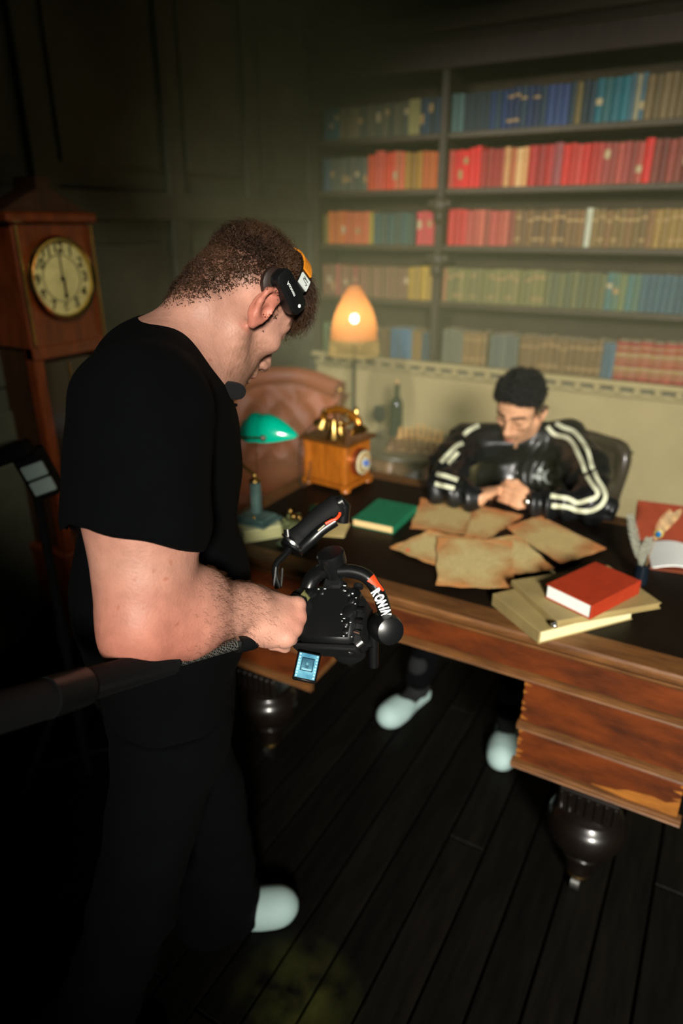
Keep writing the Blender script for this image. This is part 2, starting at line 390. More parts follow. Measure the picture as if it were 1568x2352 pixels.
# per row: list of (pixel start, pixel end, palette, book thickness m, height m, style)
GREY = [(98, 100, 76), (84, 90, 74), (110, 108, 80)]
SEG = [
 [(742, 776, [(22, 112, 118), (20, 120, 130)], .036, .165, 'l'), (776, 822, [(128, 120, 84)], .03, .165, ''), (822, 936, GREY, .03, .165, 'l'),
  (936, 962, [(172, 166, 108)], .03, .175, ''), (962, 1014, [(44, 66, 78), (50, 78, 100), (40, 60, 66)], .028, .178, 'l'),
  (1030, 1062, [(84, 116, 112)], .036, .185, 'l'), (1062, 1122, [(34, 52, 58), (40, 62, 72)], .03, .18, ''), (1122, 1160, [(28, 62, 106), (44, 70, 84)], .03, .18, 'l'),
  (1160, 1250, [(26, 54, 94), (24, 48, 82), (38, 64, 80)], .033, .185, 'g'), (1250, 1300, [(52, 76, 124), (48, 70, 112)], .034, .185, ''),
  (1300, 1360, [(36, 62, 74), (120, 106, 64), (30, 52, 60)], .03, .185, 'l'), (1360, 1394, [(38, 106, 116), (60, 110, 112)], .03, .188, 'l'),
  (1394, 1436, [(28, 112, 122)], .038, .195, ''), (1436, 1472, [(92, 128, 140), (188, 184, 150)], .028, .195, 'l'), (1472, 1770, [(128, 110, 76), (118, 102, 70), (136, 118, 84)], .034, .188, '')],
 [(738, 756, [(66, 92, 100)], .04, .18, ''), (756, 842, [(98, 104, 86), (88, 98, 80), (110, 110, 92)], .03, .178, 'l'), (842, 860, [(220, 92, 40)], .03, .185, ''),
  (860, 880, [(226, 104, 84)], .03, .205, ''), (880, 900, [(224, 82, 30)], .03, .19, ''), (900, 928, [(226, 112, 84), (206, 132, 90)], .03, .195, 'l'),
  (928, 968, [(170, 130, 56), (160, 122, 56)], .034, .188, ''), (968, 1010, [(204, 106, 42), (190, 104, 46)], .034, .19, ''),
  (1030, 1040, [(214, 100, 84)], .026, .19, ''), (1040, 1074, [(234, 52, 32), (226, 46, 30)], .034, .186, 'l'), (1074, 1102, [(236, 58, 34)], .04, .2, ''),
  (1102, 1156, [(172, 52, 48), (160, 60, 50)], .034, .186, ''), (1156, 1210, [(230, 176, 120), (206, 120, 80), (236, 196, 140)], .03, .188, 'l'),
  (1210, 1268, [(176, 46, 34), (162, 42, 34)], .038, .19, ''), (1268, 1288, [(150, 76, 78)], .03, .195, ''), (1288, 1382, [(206, 58, 54), (190, 54, 44), (200, 76, 70)], .034, .19, ''),
  (1382, 1474, [(164, 76, 70), (152, 70, 62), (190, 92, 80)], .033, .185, 'l'), (1474, 1494, [(226, 44, 36)], .036, .2, ''), (1494, 1770, [(132, 64, 52), (116, 54, 48), (150, 70, 60)], .034, .188, 'l')],
 [(740, 752, [(120, 110, 50)], .03, .17, ''), (752, 792, [(222, 130, 62), (214, 116, 60)], .033, .185, 'l'), (792, 846, [(218, 118, 78), (190, 104, 60)], .03, .18, 'l'),
  (846, 856, [(176, 158, 66)], .026, .178, ''), (856, 950, [(58, 88, 82), (64, 92, 76), (70, 84, 66)], .03, .172, ''), (956, 1006, [(210, 82, 86), (198, 86, 80)], .032, .18, 'l'),
  (1026, 1068, [(206, 66, 62), (196, 58, 56)], .036, .19, ''), (1068, 1180, [(196, 92, 82), (180, 84, 70), (204, 110, 90), (150, 76, 60)], .033, .182, ''),
  (1180, 1340, [(126, 96, 58), (116, 90, 58), (138, 104, 62), (104, 82, 54)], .034, .182, 'g'), (1342, 1356, [(208, 212, 184)], .03, .19, ''),
  (1356, 1500, [(136, 112, 66), (126, 104, 64), (144, 108, 68)], .034, .18, 'g'), (1500, 1770, [(168, 138, 78), (150, 124, 72)], .034, .18, 'g')],
 [(740, 838, [(140, 104, 72), (150, 110, 80), (124, 100, 66), (176, 104, 84)], .03, .185, 'l'), (838, 936, [(132, 106, 70), (122, 98, 62), (144, 112, 82)], .03, .182, 'l'), (936, 990, [(186, 156, 70), (176, 148, 74)], .038, .19, ''),
  (1014, 1024, [(176, 128, 88)], .026, .185, ''), (1024, 1250, [(130, 128, 76), (122, 120, 74), (138, 132, 82)], .037, .188, 'g'), (1250, 1392, [(112, 114, 72), (100, 108, 74)], .036, .182, ''),
  (1392, 1472, [(84, 124, 112), (96, 124, 98), (120, 130, 84)], .036, .186, 'l'), (1472, 1770, [(74, 106, 108), (68, 98, 104)], .034, .184, '')],
 [(742, 768, [(112, 136, 88), (100, 124, 90)], .034, .185, ''), (768, 872, [(74, 82, 60), (90, 84, 56)], .036, .17, ''), (872, 896, [(128, 106, 62)], .03, .175, 'l'), (896, 944, [(80, 132, 156), (90, 130, 144)], .034, .182, ''),
  (944, 966, [(150, 122, 66)], .03, .175, ''), (966, 996, [(60, 84, 86)], .034, .17, ''),
  (1014, 1062, [(124, 126, 100)], .036, .195, ''), (1062, 1116, [(156, 126, 74), (142, 116, 70)], .034, .19, 'g'), (1122, 1190, [(114, 120, 100), (104, 112, 100)], .036, .19, ''),
  (1192, 1386, [(136, 108, 62), (128, 102, 60)], .04, .192, 'g'), (1386, 1416, [(84, 116, 124)], .038, .188, ''), (1416, 1770, [(176, 58, 50), (168, 54, 46)], .06, .205, 'r')],
]
bk = random.Random(11)
def book_meshes(w, h, d):
    n = 6; sp = [(-w / 2 + w * i / n, -0.007 * math.sin(math.pi * i / n)) for i in range(n + 1)]
    out = sp + [(w / 2, d), (w / 2 - 0.0025, d), (w / 2 - 0.0025, 0.006), (-w / 2 + 0.0025, 0.006), (-w / 2 + 0.0025, d), (-w / 2, d)]
    c = MB().prism(out, 0, h).mesh('book')
    p_ = MB().box((0, 0.006 + (d - 0.012) / 2, h / 2), (w - 0.0052, d - 0.012, h - 0.007)).mesh('page_block')
    return c, p_
def band(w, z, hh, proud=0.0012):
    n = 6
    pts = [(-w / 2 - 0.0006 + (w + 0.0012) * i / n, -0.007 * math.sin(math.pi * i / n) - proud) for i in range(n + 1)]
    back = [(q[0] * 0.96, q[1] + 0.004) for q in pts[::-1]]
    return MB().prism(pts + back, z - hh / 2, z + hh / 2)
SHN = ['top', 'second', 'third', 'fourth', 'lowest']
cache = {}
for ri, segs in enumerate(SEG):
    z = ROWS[ri]; count = {0: 0, 1: 0}
    items = []
    for (p0, p1, pal, th, hh, st) in segs:
        x0 = at_y(p0, [285, 385, 525, 650, 790][ri], YB)[0]; x1 = at_y(p1, [285, 385, 525, 650, 790][ri], YB)[0]
        bay = 0 if x0 < XD - 0.03 else 1
        if bay == 0: x0 = max(x0, XL + 0.078); x1 = min(x1, XD - 0.024)
        else: x0 = max(x0, XD + 0.024)
        k = max(1, round((x1 - x0) / th)); wd = (x1 - x0) / k
        for q in range(k):
            items.append((bay, x0 + wd * (q + 0.5), wd - 0.0006, hh * (0.97 + 0.05 * bk.random()), pal[q % len(pal)], st))
    for (bay, xc, wd, hh, c, st) in items:
        count[bay] += 1
        wq = round(wd, 4); hq = round(hh, 3); key = (wq, hq)
        if key not in cache: cache[key] = book_meshes(wq, hq, 0.145)
        cm, pm = cache[key]
        j = 0.86 + 0.28 * bk.random()
        o = put('book', cm, m_cloth, None, (xc, YB + 0.004 + 0.012 * bk.random(), z - 0.004))
        lc_ = lin(c); gm = sum(lc_) / 3
        o.color = tuple(max(0.004, (gm + (v - gm) * 1.15) * j * 0.60) for v in lc_) + (1,)
        sty_ = {'': 'cloth', 'l': 'labelled', 'g': 'gilt-banded', 'r': 'leather gilt-banded'}[st]
        cw = CW(c)
        nm = '%s %s book, %s from left on the %s shelf, %s bay' % (cw, sty_, ORD(count[bay]), SHN[ri], ('left', 'right')[bay])
        tag(o, nm, 'book', 'books on the %s shelf' % SHN[ri])
        put('page_block', pm, m_page, o)
        lab = None
        if st == 'g' and bk.random() < 0.85:
            for fz in ((0.8, 0.2) if bk.random() < 0.6 else (0.72,)):
                put('gilt_band', band(wq, hq * fz, 0.012).mesh('gilt_band'), m_gilt, o)
        elif st == 'l' and bk.random() < 0.35:
            put('title_label', band(wq * 0.86, hq * (0.25 + 0.5 * bk.random()), 0.02 + 0.03 * bk.random()).mesh('title_label'), m_labelp if bk.random() < .6 else m_gilt, o)
        elif st == 'r':
            for fz, bh in ((0.86, 0.012), (0.66, 0.03), (0.5, 0.008), (0.3, 0.03), (0.14, 0.01)):
                put('gilt_band', band(wq, hq * fz, bh).mesh('gilt_band'), m_gilt, o)

# ------------------------------------------------------------------ thin stage haze hanging in the back of the room
hz = part('haze', MB().box((-0.9, 3.1, 1.47), (3.14, 1.64, 2.9)), None)
hm = bpy.data.materials.new('stage_haze'); hm.use_nodes = True
hn = hm.node_tree; hn.nodes.remove(hn.nodes['Principled BSDF'])
vsn = hn.nodes.new('ShaderNodeVolumeScatter'); vsn.inputs['Color'].default_value = (0.77, 0.80, 0.42, 1)
vsn.inputs['Density'].default_value = 0.20; vsn.inputs['Anisotropy'].default_value = 0.0
hp_ = hn.nodes.new('ShaderNodeNewGeometry'); hs_z = hn.nodes.new('ShaderNodeSeparateXYZ'); hn.links.new(hp_.outputs['Position'], hs_z.inputs[0])
hr_ = hn.nodes.new('ShaderNodeMapRange'); hr_.interpolation_type = 'SMOOTHSTEP'
hr_.inputs['From Min'].default_value = 0.9; hr_.inputs['From Max'].default_value = 2.35; hr_.inputs['To Min'].default_value = 0.185; hr_.inputs['To Max'].default_value = 0.02
hn.links.new(hs_z.outputs[2], hr_.inputs['Value']); hn.links.new(hr_.outputs[0], vsn.inputs['Density'])
hn.links.new(vsn.outputs[0], hn.nodes['Material Output'].inputs['Volume'])
hz.data.materials.clear(); hz.data.materials.append(hm)
tag(hz, 'thin stage haze hanging in front of the bookcase', 'haze', kind='stuff')
# ------------------------------------------------------------------ the desk
T = 0.805
DX0, DX1, DY0, DY1 = -1.37, 0.125, 1.425, 2.27
PF = 1.452      # pedestal front plane
m_mah = mat('worn_mahogany', (102, 45, 8), 0.5, var=0.4, scale=7, stretch=(1, 3, 3), rgb2=(58, 24, 5), bump=0.25, bscale=40, coat=0.15)
m_mould = mat('worn_moulding', (116, 76, 38), 0.5, scale=10, stretch=(1, 9, 9), rgb2=(76, 46, 22), bump=0.35, bscale=30)
m_leather = mat('desk_leather', (22, 15, 9), 0.5, var=0.25, scale=6, bump=0.12, bscale=180, spec=.15)
m_legw = mat('dark_turned_wood', (15, 10, 7), 0.3, var=0.3, scale=10, coat=0.4)
m_brass = mat('aged_brass', (196, 158, 88), 0.3, metal=1.0, var=0.2, scale=20)
m_steel = mat('steel', (200, 200, 196), 0.25, metal=1.0, var=0.05)
m_bare = mat('bare_split_wood', (138, 84, 26), 0.6, var=0.3, scale=20, stretch=(1, 6, 6))
desk = thing('writing_desk', 'large antique wooden pedestal desk with dark leather top and bulbous legs', 'desk', ((DX0 + DX1) / 2, (DY0 + DY1) / 2, 0))
ld = local(desk)
def db(name, x0, x1, y0, y1, z0, z1, m=m_mah, bev=0.003, parent=None):
    return part(name, MB(ld).box(((x0 + x1) / 2, (y0 + y1) / 2, (z0 + z1) / 2), (x1 - x0, y1 - y0, z1 - z0), bev), m, parent or desk)
# top: carcass slab, leather writing surface, moulded rim
db('top_slab', DX0 + 0.02, DX1 - 0.02, DY0 + 0.02, DY1 - 0.02, T - 0.03, T - 0.003, m_mah)
db('leather_top', DX0 + 0.062, DX1 - 0.062, DY0 + 0.066, DY1 - 0.03, T - 0.004, T, m_leather, 0.001)
def rim(name, pts_fn, length, axis):
    pass
prof = [(0, -0.040), (0.006, -0.042), (0.006, -0.034), (-0.004, -0.028), (-0.012, -0.018), (-0.013, -0.011), (-0.007, -0.007), (-0.004, -0.0005), (0.012, 0.0012), (0.024, -0.0005), (0.040, 0.0008), (0.066, 0.0004), (0.066, -0.04)]
def rim_x(y, sgn):
    mb = MB(ld); n = len(prof); vs = []; fs = []
    for xx in (DX0, DX1):
        for (dy, dz) in prof: vs.append((xx, y + sgn * dy, T + dz))
    fs = [tuple(range(n)), tuple(range(n, 2 * n))] + [(i, (i + 1) % n, n + (i + 1) % n, n + i) for i in range(n)]
    return mb._add(vs, fs)
def rim_y(x, sgn):
    mb = MB(ld); n = len(prof); vs = []
    for yy in (DY0 + 0.066, DY1 - 0.066):
        for (dx, dz) in prof: vs.append((x + sgn * dx, yy, T + dz - 0.0004))
    return mb._add(vs, [tuple(range(n)), tuple(range(n, 2 * n))] + [(i, (i + 1) % n, n + (i + 1) % n, n + i) for i in range(n)])
part('top_moulding', rim_x(DY0, 1), m_mould, desk, 25); part('top_moulding', rim_x(DY1, -1), m_mould, desk, 25)
part('top_moulding', rim_y(DX0, 1), m_mould, desk, 25); part('top_moulding', rim_y(DX1, -1), m_mould, desk, 25)
# frieze carcass and frieze drawers
PX = [(-1.335, -0.945), (-0.300, 0.090)]
zb = [(0.650, 0.675), (0.498, 0.524), (0.372, 0.404)]
db('frieze_carcass', PX[0][0] + 0.01, PX[1][1] - 0.01, PF + 0.03, DY1 - 0.05, 0.672, T - 0.03)
db('frieze_panel', PX[0][0], PX[1][1], PF, PF + 0.03, 0.677, T - 0.041, m_mah, 0.002)
band_prof = [(0.016, 0), (0.0, 0.002), (-0.004, 0.006), (-0.001, 0.010), (-0.007, 0.014), (-0.008, 0.020), (-0.003, 0.023), (0.016, 0.025)]
def band_x(x0, x1, y, z0, k=1.0):
    mb = MB(ld); n = len(band_prof); vs = []
    for xx in (x0, x1):
        for (dy, dz) in band_prof: vs.append((xx, y + dy, z0 + dz * k))
    return mb._add(vs, [tuple(range(n)), tuple(range(n, 2 * n))] + [(i, (i + 1) % n, n + (i + 1) % n, n + i) for i in range(n)])
part('frieze_band', band_x(PX[0][0] - 0.006, PX[1][1] + 0.006, PF - 0.004, zb[0][0]), m_mould, desk, 25)
def side_band(x, sx, y0, y1, z0, k=1.0):
    mb = MB(ld); n = len(band_prof); vs = []
    for yy in (y0, y1):
        for (dx, dz) in band_prof: vs.append((x + sx * -dx, yy, z0 + dz * k))
    return mb._add(vs, [tuple(range(n)), tuple(range(n, 2 * n))] + [(i, (i + 1) % n, n + (i + 1) % n, n + i) for i in range(n)])
rr = random.Random(5)
for pi, (x0, x1) in enumerate(PX):
    db('pedestal_carcass', x0 + 0.006, x1 - 0.006, PF + 0.022, DY1 - 0.05, 0.39, 0.672)
    db('pedestal_drawer', x0, x1, PF + 0.002, PF + 0.026, zb[1][1] + 0.001, zb[0][0] - 0.001, m_mah, 0.002)
    db('pedestal_drawer', x0, x1, PF + 0.002, PF + 0.026, zb[2][1] - 0.004, zb[1][0] - 0.001, m_mah, 0.002)
    part('drawer_band', band_x(x0 - 0.006, x1 + 0.006, PF - 0.002, zb[1][0]), m_mould, desk, 25)
    part('base_moulding', band_x(x0 - 0.010, x1 + 0.010, PF - 0.004, zb[2][0], 1.1), m_mould, desk, 25)
    for sx, xx in ((1, x1), (-1, x0)):
        part('base_moulding', side_band(xx - sx * 0.006, sx, PF + 0.0, DY1 - 0.06, zb[2][0], 1.1), m_mould, desk, 25)
    db('base_board', x0 + 0.004, x1 - 0.004, PF + 0.01, DY1 - 0.06, 0.374, 0.392, m_mah)
    # chipped drawer-corner splinters, bare wood showing at the dovetails
    for xx, s_ in ((x0, 1), (x1, -1)):
        for (za, zz) in ((zb[1][1], zb[0][0]), (zb[2][1], zb[1][0])):
            for k in range(5):
                zc_ = za + (zz - za) * (k + 0.5) / 5 + rr.uniform(-.004, .004)
                wd = rr.uniform(0.008, 0.02)
                mb = MB(ld).prism([(0, -0.005), (wd, rr.uniform(-.003, .003)), (0, 0.006)], -0.0012, 0.0012,
                                  mtx((xx, PF + 0.0015, zc_), Matrix(((s_, 0, 0), (0, 0, 1), (0, 1, 0)))))
                part('wood_splinter', mb, m_bare, desk)
# big split of veneer at the right pedestal's lowest drawer
x1 = PX[1][1]
mb = MB(ld).prism([(x1 - 0.20, .408), (x1 - 0.14, .416), (x1 - 0.115, .428), (x1 - 0.06, .434), (x1 - 0.03, .43), (x1, .448), (x1, .400), (x1 - 0.12, .400)], -0.0008, 0.0008,
                  mtx((0, PF + 0.0014, 0), Matrix(((1, 0, 0), (0, 0, 1), (0, 1, 0)))))
part('missing_veneer', mb, m_bare, desk, label='bare pale wood where the veneer has split off')
# turned legs
def desk_leg(cx, cy):
    mb = MB(ld)
    M0 = mtx((cx, cy, 0))
    prof_ = [(0.033, 0.062), (0.037, 0.07), (0.034, 0.085), (0.044, 0.118), (0.047, 0.126), (0.054, 0.130), (0.055, 0.138), (0.048, 0.143), (0.062, 0.155),
             (0.086, 0.180), (0.098, 0.208), (0.102, 0.232), (0.099, 0.252), (0.088, 0.268), (0.076, 0.276), (0.074, 0.282), (0.080, 0.288), (0.070, 0.294), (0.062, 0.300)]
    mb.lathe(prof_, 36, M0)
    lg = part('leg', mb, m_legw, desk, 40)
    part('leg_block', MB(ld).box((cx, cy, 0.336), (0.15, 0.13, 0.076), 0.004), m_legw, lg)
    for k in range(7):
        part('flute', MB(ld).box((cx - 0.066 + 0.022 * k, cy - 0.066, 0.338), (0.011, 0.01, 0.06), 0.003), m_legw, lg)
    for k in range(12):      # gadroon carving round the bulb
        a = 2 * math.pi * k / 12
        part('carved_leaf', MB(ld).ell((cx + 0.088 * math.cos(a), cy + 0.088 * math.sin(a), 0.236), (0.014, 0.014, 0.024), 8, 6), m_legw, lg)
    cb = MB(ld).lathe([(0.026, 0.066), (0.030, 0.060), (0.030, 0.050), (0.018, 0.044)], 20, M0)
    part('ferrule', cb, m_brass, lg)
    part('caster', MB(ld).cyl((cx - 0.011, cy - 0.012, 0.022), (cx + 0.011, cy - 0.012, 0.022), 0.022, n=18).box((cx, cy - 0.004, 0.036), (0.014, 0.014, 0.024), 0.002), m_steel, lg)
for (x0, x1) in PX:
    xc = (x0 + x1) / 2
    desk_leg(xc, 1.505); desk_leg(xc, 2.10)
# ------------------------------------------------------------------ things on the desk
def quad_sheet(name, corners, z, m, label, cat, thick=0.0009, curl=0.006, rag=0.0025, group=None, mottle=None, seed=0):
    """a sheet of paper given by four desk points (px), slightly wavy, lying on the desk"""
    rg = random.Random(seed)
    C = [Vector(at_z(px, py, z)) for px, py in corners]
    c = sum(C, Vector()) / 4
    o = thing(name, label, cat, (c.x, c.y, z), 0, group)
    ph = [rg.uniform(0, 6) for _ in range(4)]
    def fn(u, v):
        p = C[0].lerp(C[1], u).lerp(C[3].lerp(C[2], u), v) - Vector((c.x, c.y, z))
        e = abs(2 * u - 1) ** 4 + abs(2 * v - 1) ** 4
        jx = rag * math.sin(17 * v + ph[0]) * (abs(2 * u - 1) > 0.99) ; jy = rag * math.sin(19 * u + ph[1]) * (abs(2 * v - 1) > 0.99)
        p.x += jx; p.y += jy
        p.z = thick + curl * (0.35 + 0.35 * math.sin(5 * u + ph[2]) * math.sin(4 * v + ph[3])) * e * 0.6 + 0.0006
        return p
    mb = MB().grid(fn, 18, 18, thick)
    part('sheet', mb, m, o, 60)
    return o, C, c
def paper_mat(name, base, edge):
    m = bpy.data.materials.new(name); m.use_nodes = True; nt = m.node_tree; N = nt.nodes; L = nt.links; p = N['Principled BSDF']
    tc = N.new('ShaderNodeTexCoord')
    # faded brown handwriting: rows of broken dark strokes in the middle of the sheet
    nz = N.new('ShaderNodeTexNoise'); nz.inputs['Scale'].default_value = 14; nz.inputs['Detail'].default_value = 8; L.new(tc.outputs['Object'], nz.inputs[0])
    r1 = N.new('ShaderNodeValToRGB'); r1.color_ramp.elements[0].position = .38; r1.color_ramp.elements[1].position = .62
    r1.color_ramp.elements[0].color = lin(edge) + (1,); r1.color_ramp.elements[1].color = lin(base) + (1,)
    # border stain: distance from the centre in generated space
    sep = N.new('ShaderNodeSeparateXYZ'); L.new(tc.outputs['Generated'], sep.inputs[0])
    def f(op, a, b=None):
        n = N.new('ShaderNodeMath'); n.operation = op
        (L.new(a, n.inputs[0]) if hasattr(a, 'is_linked') else setattr(n.inputs[0], 'default_value', a))
        if b is not None: (L.new(b, n.inputs[1]) if hasattr(b, 'is_linked') else setattr(n.inputs[1], 'default_value', b))
        return n.outputs[0]
    ax = f('ABSOLUTE', f('SUBTRACT', sep.outputs[0], 0.5)); ay = f('ABSOLUTE', f('SUBTRACT', sep.outputs[1], 0.5))
    mx = f('MAXIMUM', ax, ay)
    st = f('ADD', mx, f('MULTIPLY', f('SUBTRACT', nz.outputs[0], 0.5), 0.5))
    L.new(f('SUBTRACT', 0.80, st), r1.inputs[0])
    wv = N.new('ShaderNodeTexWave'); wv.bands_direction = 'Y'; wv.inputs['Scale'].default_value = 40; wv.inputs['Distortion'].default_value = 3; wv.inputs['Detail'].default_value = 3; wv.inputs['Detail Scale'].default_value = 6
    L.new(tc.outputs['Object'], wv.inputs[0])
    n2 = N.new('ShaderNodeTexNoise'); n2.inputs['Scale'].default_value = 130; L.new(tc.outputs['Object'], n2.inputs[0])
    ink = f('MULTIPLY', f('LESS_THAN', f('ADD', wv.outputs[1], f('MULTIPLY', n2.outputs[0], .9)), 0.92), f('LESS_THAN', mx, 0.38))
    mixn = N.new('ShaderNodeMix'); mixn.data_type = 'RGBA'; L.new(f('MULTIPLY', ink, 0.55), mixn.inputs[0])
    L.new(r1.outputs[0], mixn.inputs[6]); mixn.inputs[7].default_value = lin((112, 92, 48)) + (1,)
    L.new(mixn.outputs[2], p.inputs['Base Color']); p.inputs['Roughness'].default_value = 0.8
    return m
PA = paper_mat('old_map_paper', (216, 190, 128), (192, 124, 70))
PB = paper_mat('old_map_paper_pale', (226, 204, 142), (206, 142, 82))
PG = 'old papers spread on the desk'
def paper(corners, lift, m, label, seed):
    o, C, c = quad_sheet('old_paper', corners, T + lift, m, label, 'paper', group=PG, seed=seed); return o
paper([(941, 1213), (1092, 1233), (1110, 1160), (967, 1147)], 0.0, PA, 'browned old paper nearest the green book, back left of the spread', 1)
paper([(1065, 1236), (1120, 1238), (1202, 1187), (1092, 1158)], 0.0025, PA, 'browned old paper half hidden beneath the clasped hands', 2)
paper([(893, 1258), (1003, 1303), (1085, 1236), (985, 1221)], 0.0045, PB, 'yellowed old paper with a red spot, left corner of the spread', 3)
paper([(1168, 1322), (1271, 1309), (1190, 1228), (1092, 1246)], 0.0065, PB, 'pale yellowed paper between the front sheet and the right sheet', 4)
paper([(1287, 1297), (1393, 1262), (1238, 1185), (1160, 1213)], 0.009, PA, 'large browned paper at the right end of the spread', 5)
paper([(1003, 1346), (1180, 1355), (1176, 1243), (1003, 1236)], 0.012, PB, 'squarish old paper at the front of the spread', 6)
# red wax spot
op_ = [o for o in COL.objects if o.get('label', '').startswith('yellowed old paper with a red')][0]
q = Vector(at_z(936, 1264, T + 0.0055)) - op_.location
part('wax_spot', MB().lathe([(0, 0.0022), (0.005, 0.0018), (0.0068, 0.0)], 14, mtx((q.x, q.y, 0.0022))), mat('red_wax', (208, 70, 40), 0.4), op_)

def closed_book(name, corners_top, z0, h, m_cov, m_pg, label, spine=3, group=None, cat='book', over=0.003, ct=0.003):
    """corners_top: px of the top cover (4, in order); spine = index of the edge (i,i+1) that carries the spine"""
    C = [Vector(at_z(px, py, z0 + h)) for px, py in corners_top]
    c = sum(C, Vector()) / 4
    ex = ((C[1] - C[0]) + (C[2] - C[3])).normalized()
    wx = ((C[1] - C[0]).length + (C[2] - C[3]).length) / 2; wy = ((C[3] - C[0]).length + (C[2] - C[1]).length) / 2
    rz = math.atan2(ex.y, ex.x)
    o = thing(name, label, cat, (c.x, c.y, z0), rz, group)
    sx, sy = wx / 2, wy / 2
    part('front_cover', MB().box((0, 0, h - ct / 2), (wx, wy, ct), 0.001), m_cov, o)
    part('back_cover', MB().box((0, 0, ct / 2), (wx, wy, ct), 0.001), m_cov, o)
    e = {0: (0, -1), 1: (1, 0), 2: (0, 1), 3: (-1, 0)}[spine]
    if e[0]: mb = MB().box((e[0] * (sx - 0.002), 0, h / 2), (0.005, wy, h - 0.001), 0.0015); pg = ((-e[0] * 0.0005, 0, h / 2), (wx - 2 * over - 0.002, wy - 2 * over, h - 2 * ct))
    else: mb = MB().box((0, e[1] * (sy - 0.002), h / 2), (wx, 0.005, h - 0.001), 0.0015); pg = ((0, -e[1] * 0.0005, h / 2), (wx - 2 * over, wy - 2 * over - 0.002, h - 2 * ct))
    part('spine', mb, m_cov, o)
    part('page_block', MB().box(*pg), m_pg, o)
    return o
m_pgw = mat('white_page_edges', (226, 232, 226), 0.7, var=0.06, scale=40, stretch=(1, 1, 30))
m_pgy = mat('cream_page_edges', (226, 188, 132), 0.75, var=0.12, scale=40, stretch=(1, 1, 30))
m_green = mat('green_cloth', (10, 108, 74), 0.65, var=0.15, scale=60, bump=0.2, bscale=500)
m_red = mat('red_cloth', (162, 48, 18), 0.6, var=0.12, scale=40, bump=0.2, bscale=500)
m_cream = mat('cream_buckram', (148, 130, 84), 0.6, var=0.12, scale=14, bump=0.15, bscale=300)
closed_book('green_book', [(803, 1188), (903, 1212), (958, 1160), (873, 1147)], T, 0.026, m_green, m_pgy, 'green cloth book lying between the telephone and the papers', spine=1)
# two big cream volumes and a red book on top of them
cb1 = closed_book('cream_portfolio_book', [(1122, 1355), (1232, 1444), (1466, 1402), (1345, 1325)], T, 0.034, m_cream, mat('cream_portfolio_edges', (214, 206, 160), 0.7, var=0.2, scale=30, stretch=(1, 1, 40)), 'large cream book at the bottom of the stack, page edges showing', spine=0)
cb2 = closed_book('cream_folio', [(1172, 1326), (1268, 1422), (1529, 1388), (1400, 1304)], T + 0.0345, 0.017, m_cream, m_cream, 'cream folder with metal clasp under the red book', spine=0, cat='folder')
lq = local(cb2)
def loc_on(o, px, py, z): return local(o) @ Vector(at_z(px, py, z))
q = loc_on(cb2, 1268, 1436, T + 0.046)
part('clasp', MB().ell((q.x, q.y + 0.004, 0.011), (0.009, 0.007, 0.007), 14, 8).cyl((q.x, q.y + 0.01, 0.0185), (q.x, q.y - 0.004, 0.014), 0.0035), m_steel, cb2)
q = loc_on(cb2, 1268, 1316, T + 0.05)
part('clasp', MB().ell((q.x, q.y, 0.019), (0.012, 0.005, 0.004), 12, 6), mat('tarnished_clasp', (150, 140, 100), 0.4, metal=0.8), cb2)
q0 = loc_on(cb2, 1185, 1340, T + 0.052); q1 = loc_on(cb2, 1265, 1420, T + 0.052)
closed_book('red_book', [(1243, 1336), (1348, 1384), (1485, 1340), (1378, 1294)], T + 0.0522, 0.038, m_red, m_pgw, 'red cloth book with white pages on top of the cream stack', spine=1)
# note by the gimbal handle
quad_sheet('note_card', [(735, 1232), (790, 1235), (804, 1204), (748, 1203)], T, mat('cream_card', (214, 190, 128), 0.8), 'small cream note card lying left of the green book', 'paper', thick=0.003, curl=0, rag=0)

# ---- banker's lamp standing on a cream book
lb = at_z(600, 1218, T + 0.04)
cream_box = closed_book('cream_lamp_book', [(556, 1222), (648, 1206), (628, 1178), (540, 1192)], T, 0.04, mat('pale_cream_vellum', (206, 206, 158), 0.55, var=0.1), mat('vellum_edges', (186, 184, 132), .7, stretch=(1, 1, 40)), 'thick pale cream book underneath the green desk lamp', spine=2)
zl = T + 0.0402
lp = at_z(590, 1196, zl)
lamp = thing('bankers_lamp', 'bankers desk lamp with green glass shade, brass arm and grey marble pillar', 'lamp', (lp[0], lp[1], zl))
ll = local(lamp)
m_marble = mat('grey_green_marble', (88, 112, 106), 0.3, var=0.35, scale=18, rgb2=(52, 76, 74))
m_shade = mat('green_glass_shade', (0, 164, 132), 0.16, var=0.05, scale=3, spec=0.6, coat=0.5)
part('base', MB().box((0, 0, 0.006), (0.125, 0.10, 0.012), 0.002).box((0, 0, 0.016), (0.10, 0.08, 0.010), 0.003), m_marble, lamp)
dL = 1 / 1.0
pz = 0.122
part('pillar', MB().box((0, 0, 0.022 + 0.055), (0.032, 0.032, 0.11), 0.009), m_marble, lamp)
part('collar', MB().lathe([(0.018, 0.13), (0.02, 0.134), (0.018, 0.138), (0.008, 0.142), (0.008, 0.15)], 18), m_brass, lamp)
part('base_stud', MB().ell((0.012, -0.03, 0.024), 0.005, 10, 6), m_brass, lamp)
dl = float((np.array([lp[0], lp[1], zl + .14]) - _eye) @ _fw)
P1 = ll @ Vector(at_d(585, 1092, dl)); P2 = ll @ Vector(at_d(528, 1044, dl + 0.02)); P3 = ll @ Vector(at_d(533, 975, dl + 0.03)); P4 = ll @ Vector(at_d(560, 984, dl + 0.0))
ar = MB()
ar.tube([(0, 0, 0.148), P1], 0.005, 10); ar.ell(P1, 0.0085, 12, 8)
ar.tube([P1, P2], [0.0045, 0.0045], 8, flat=1.6); ar.ell(P2, 0.008, 12, 8)
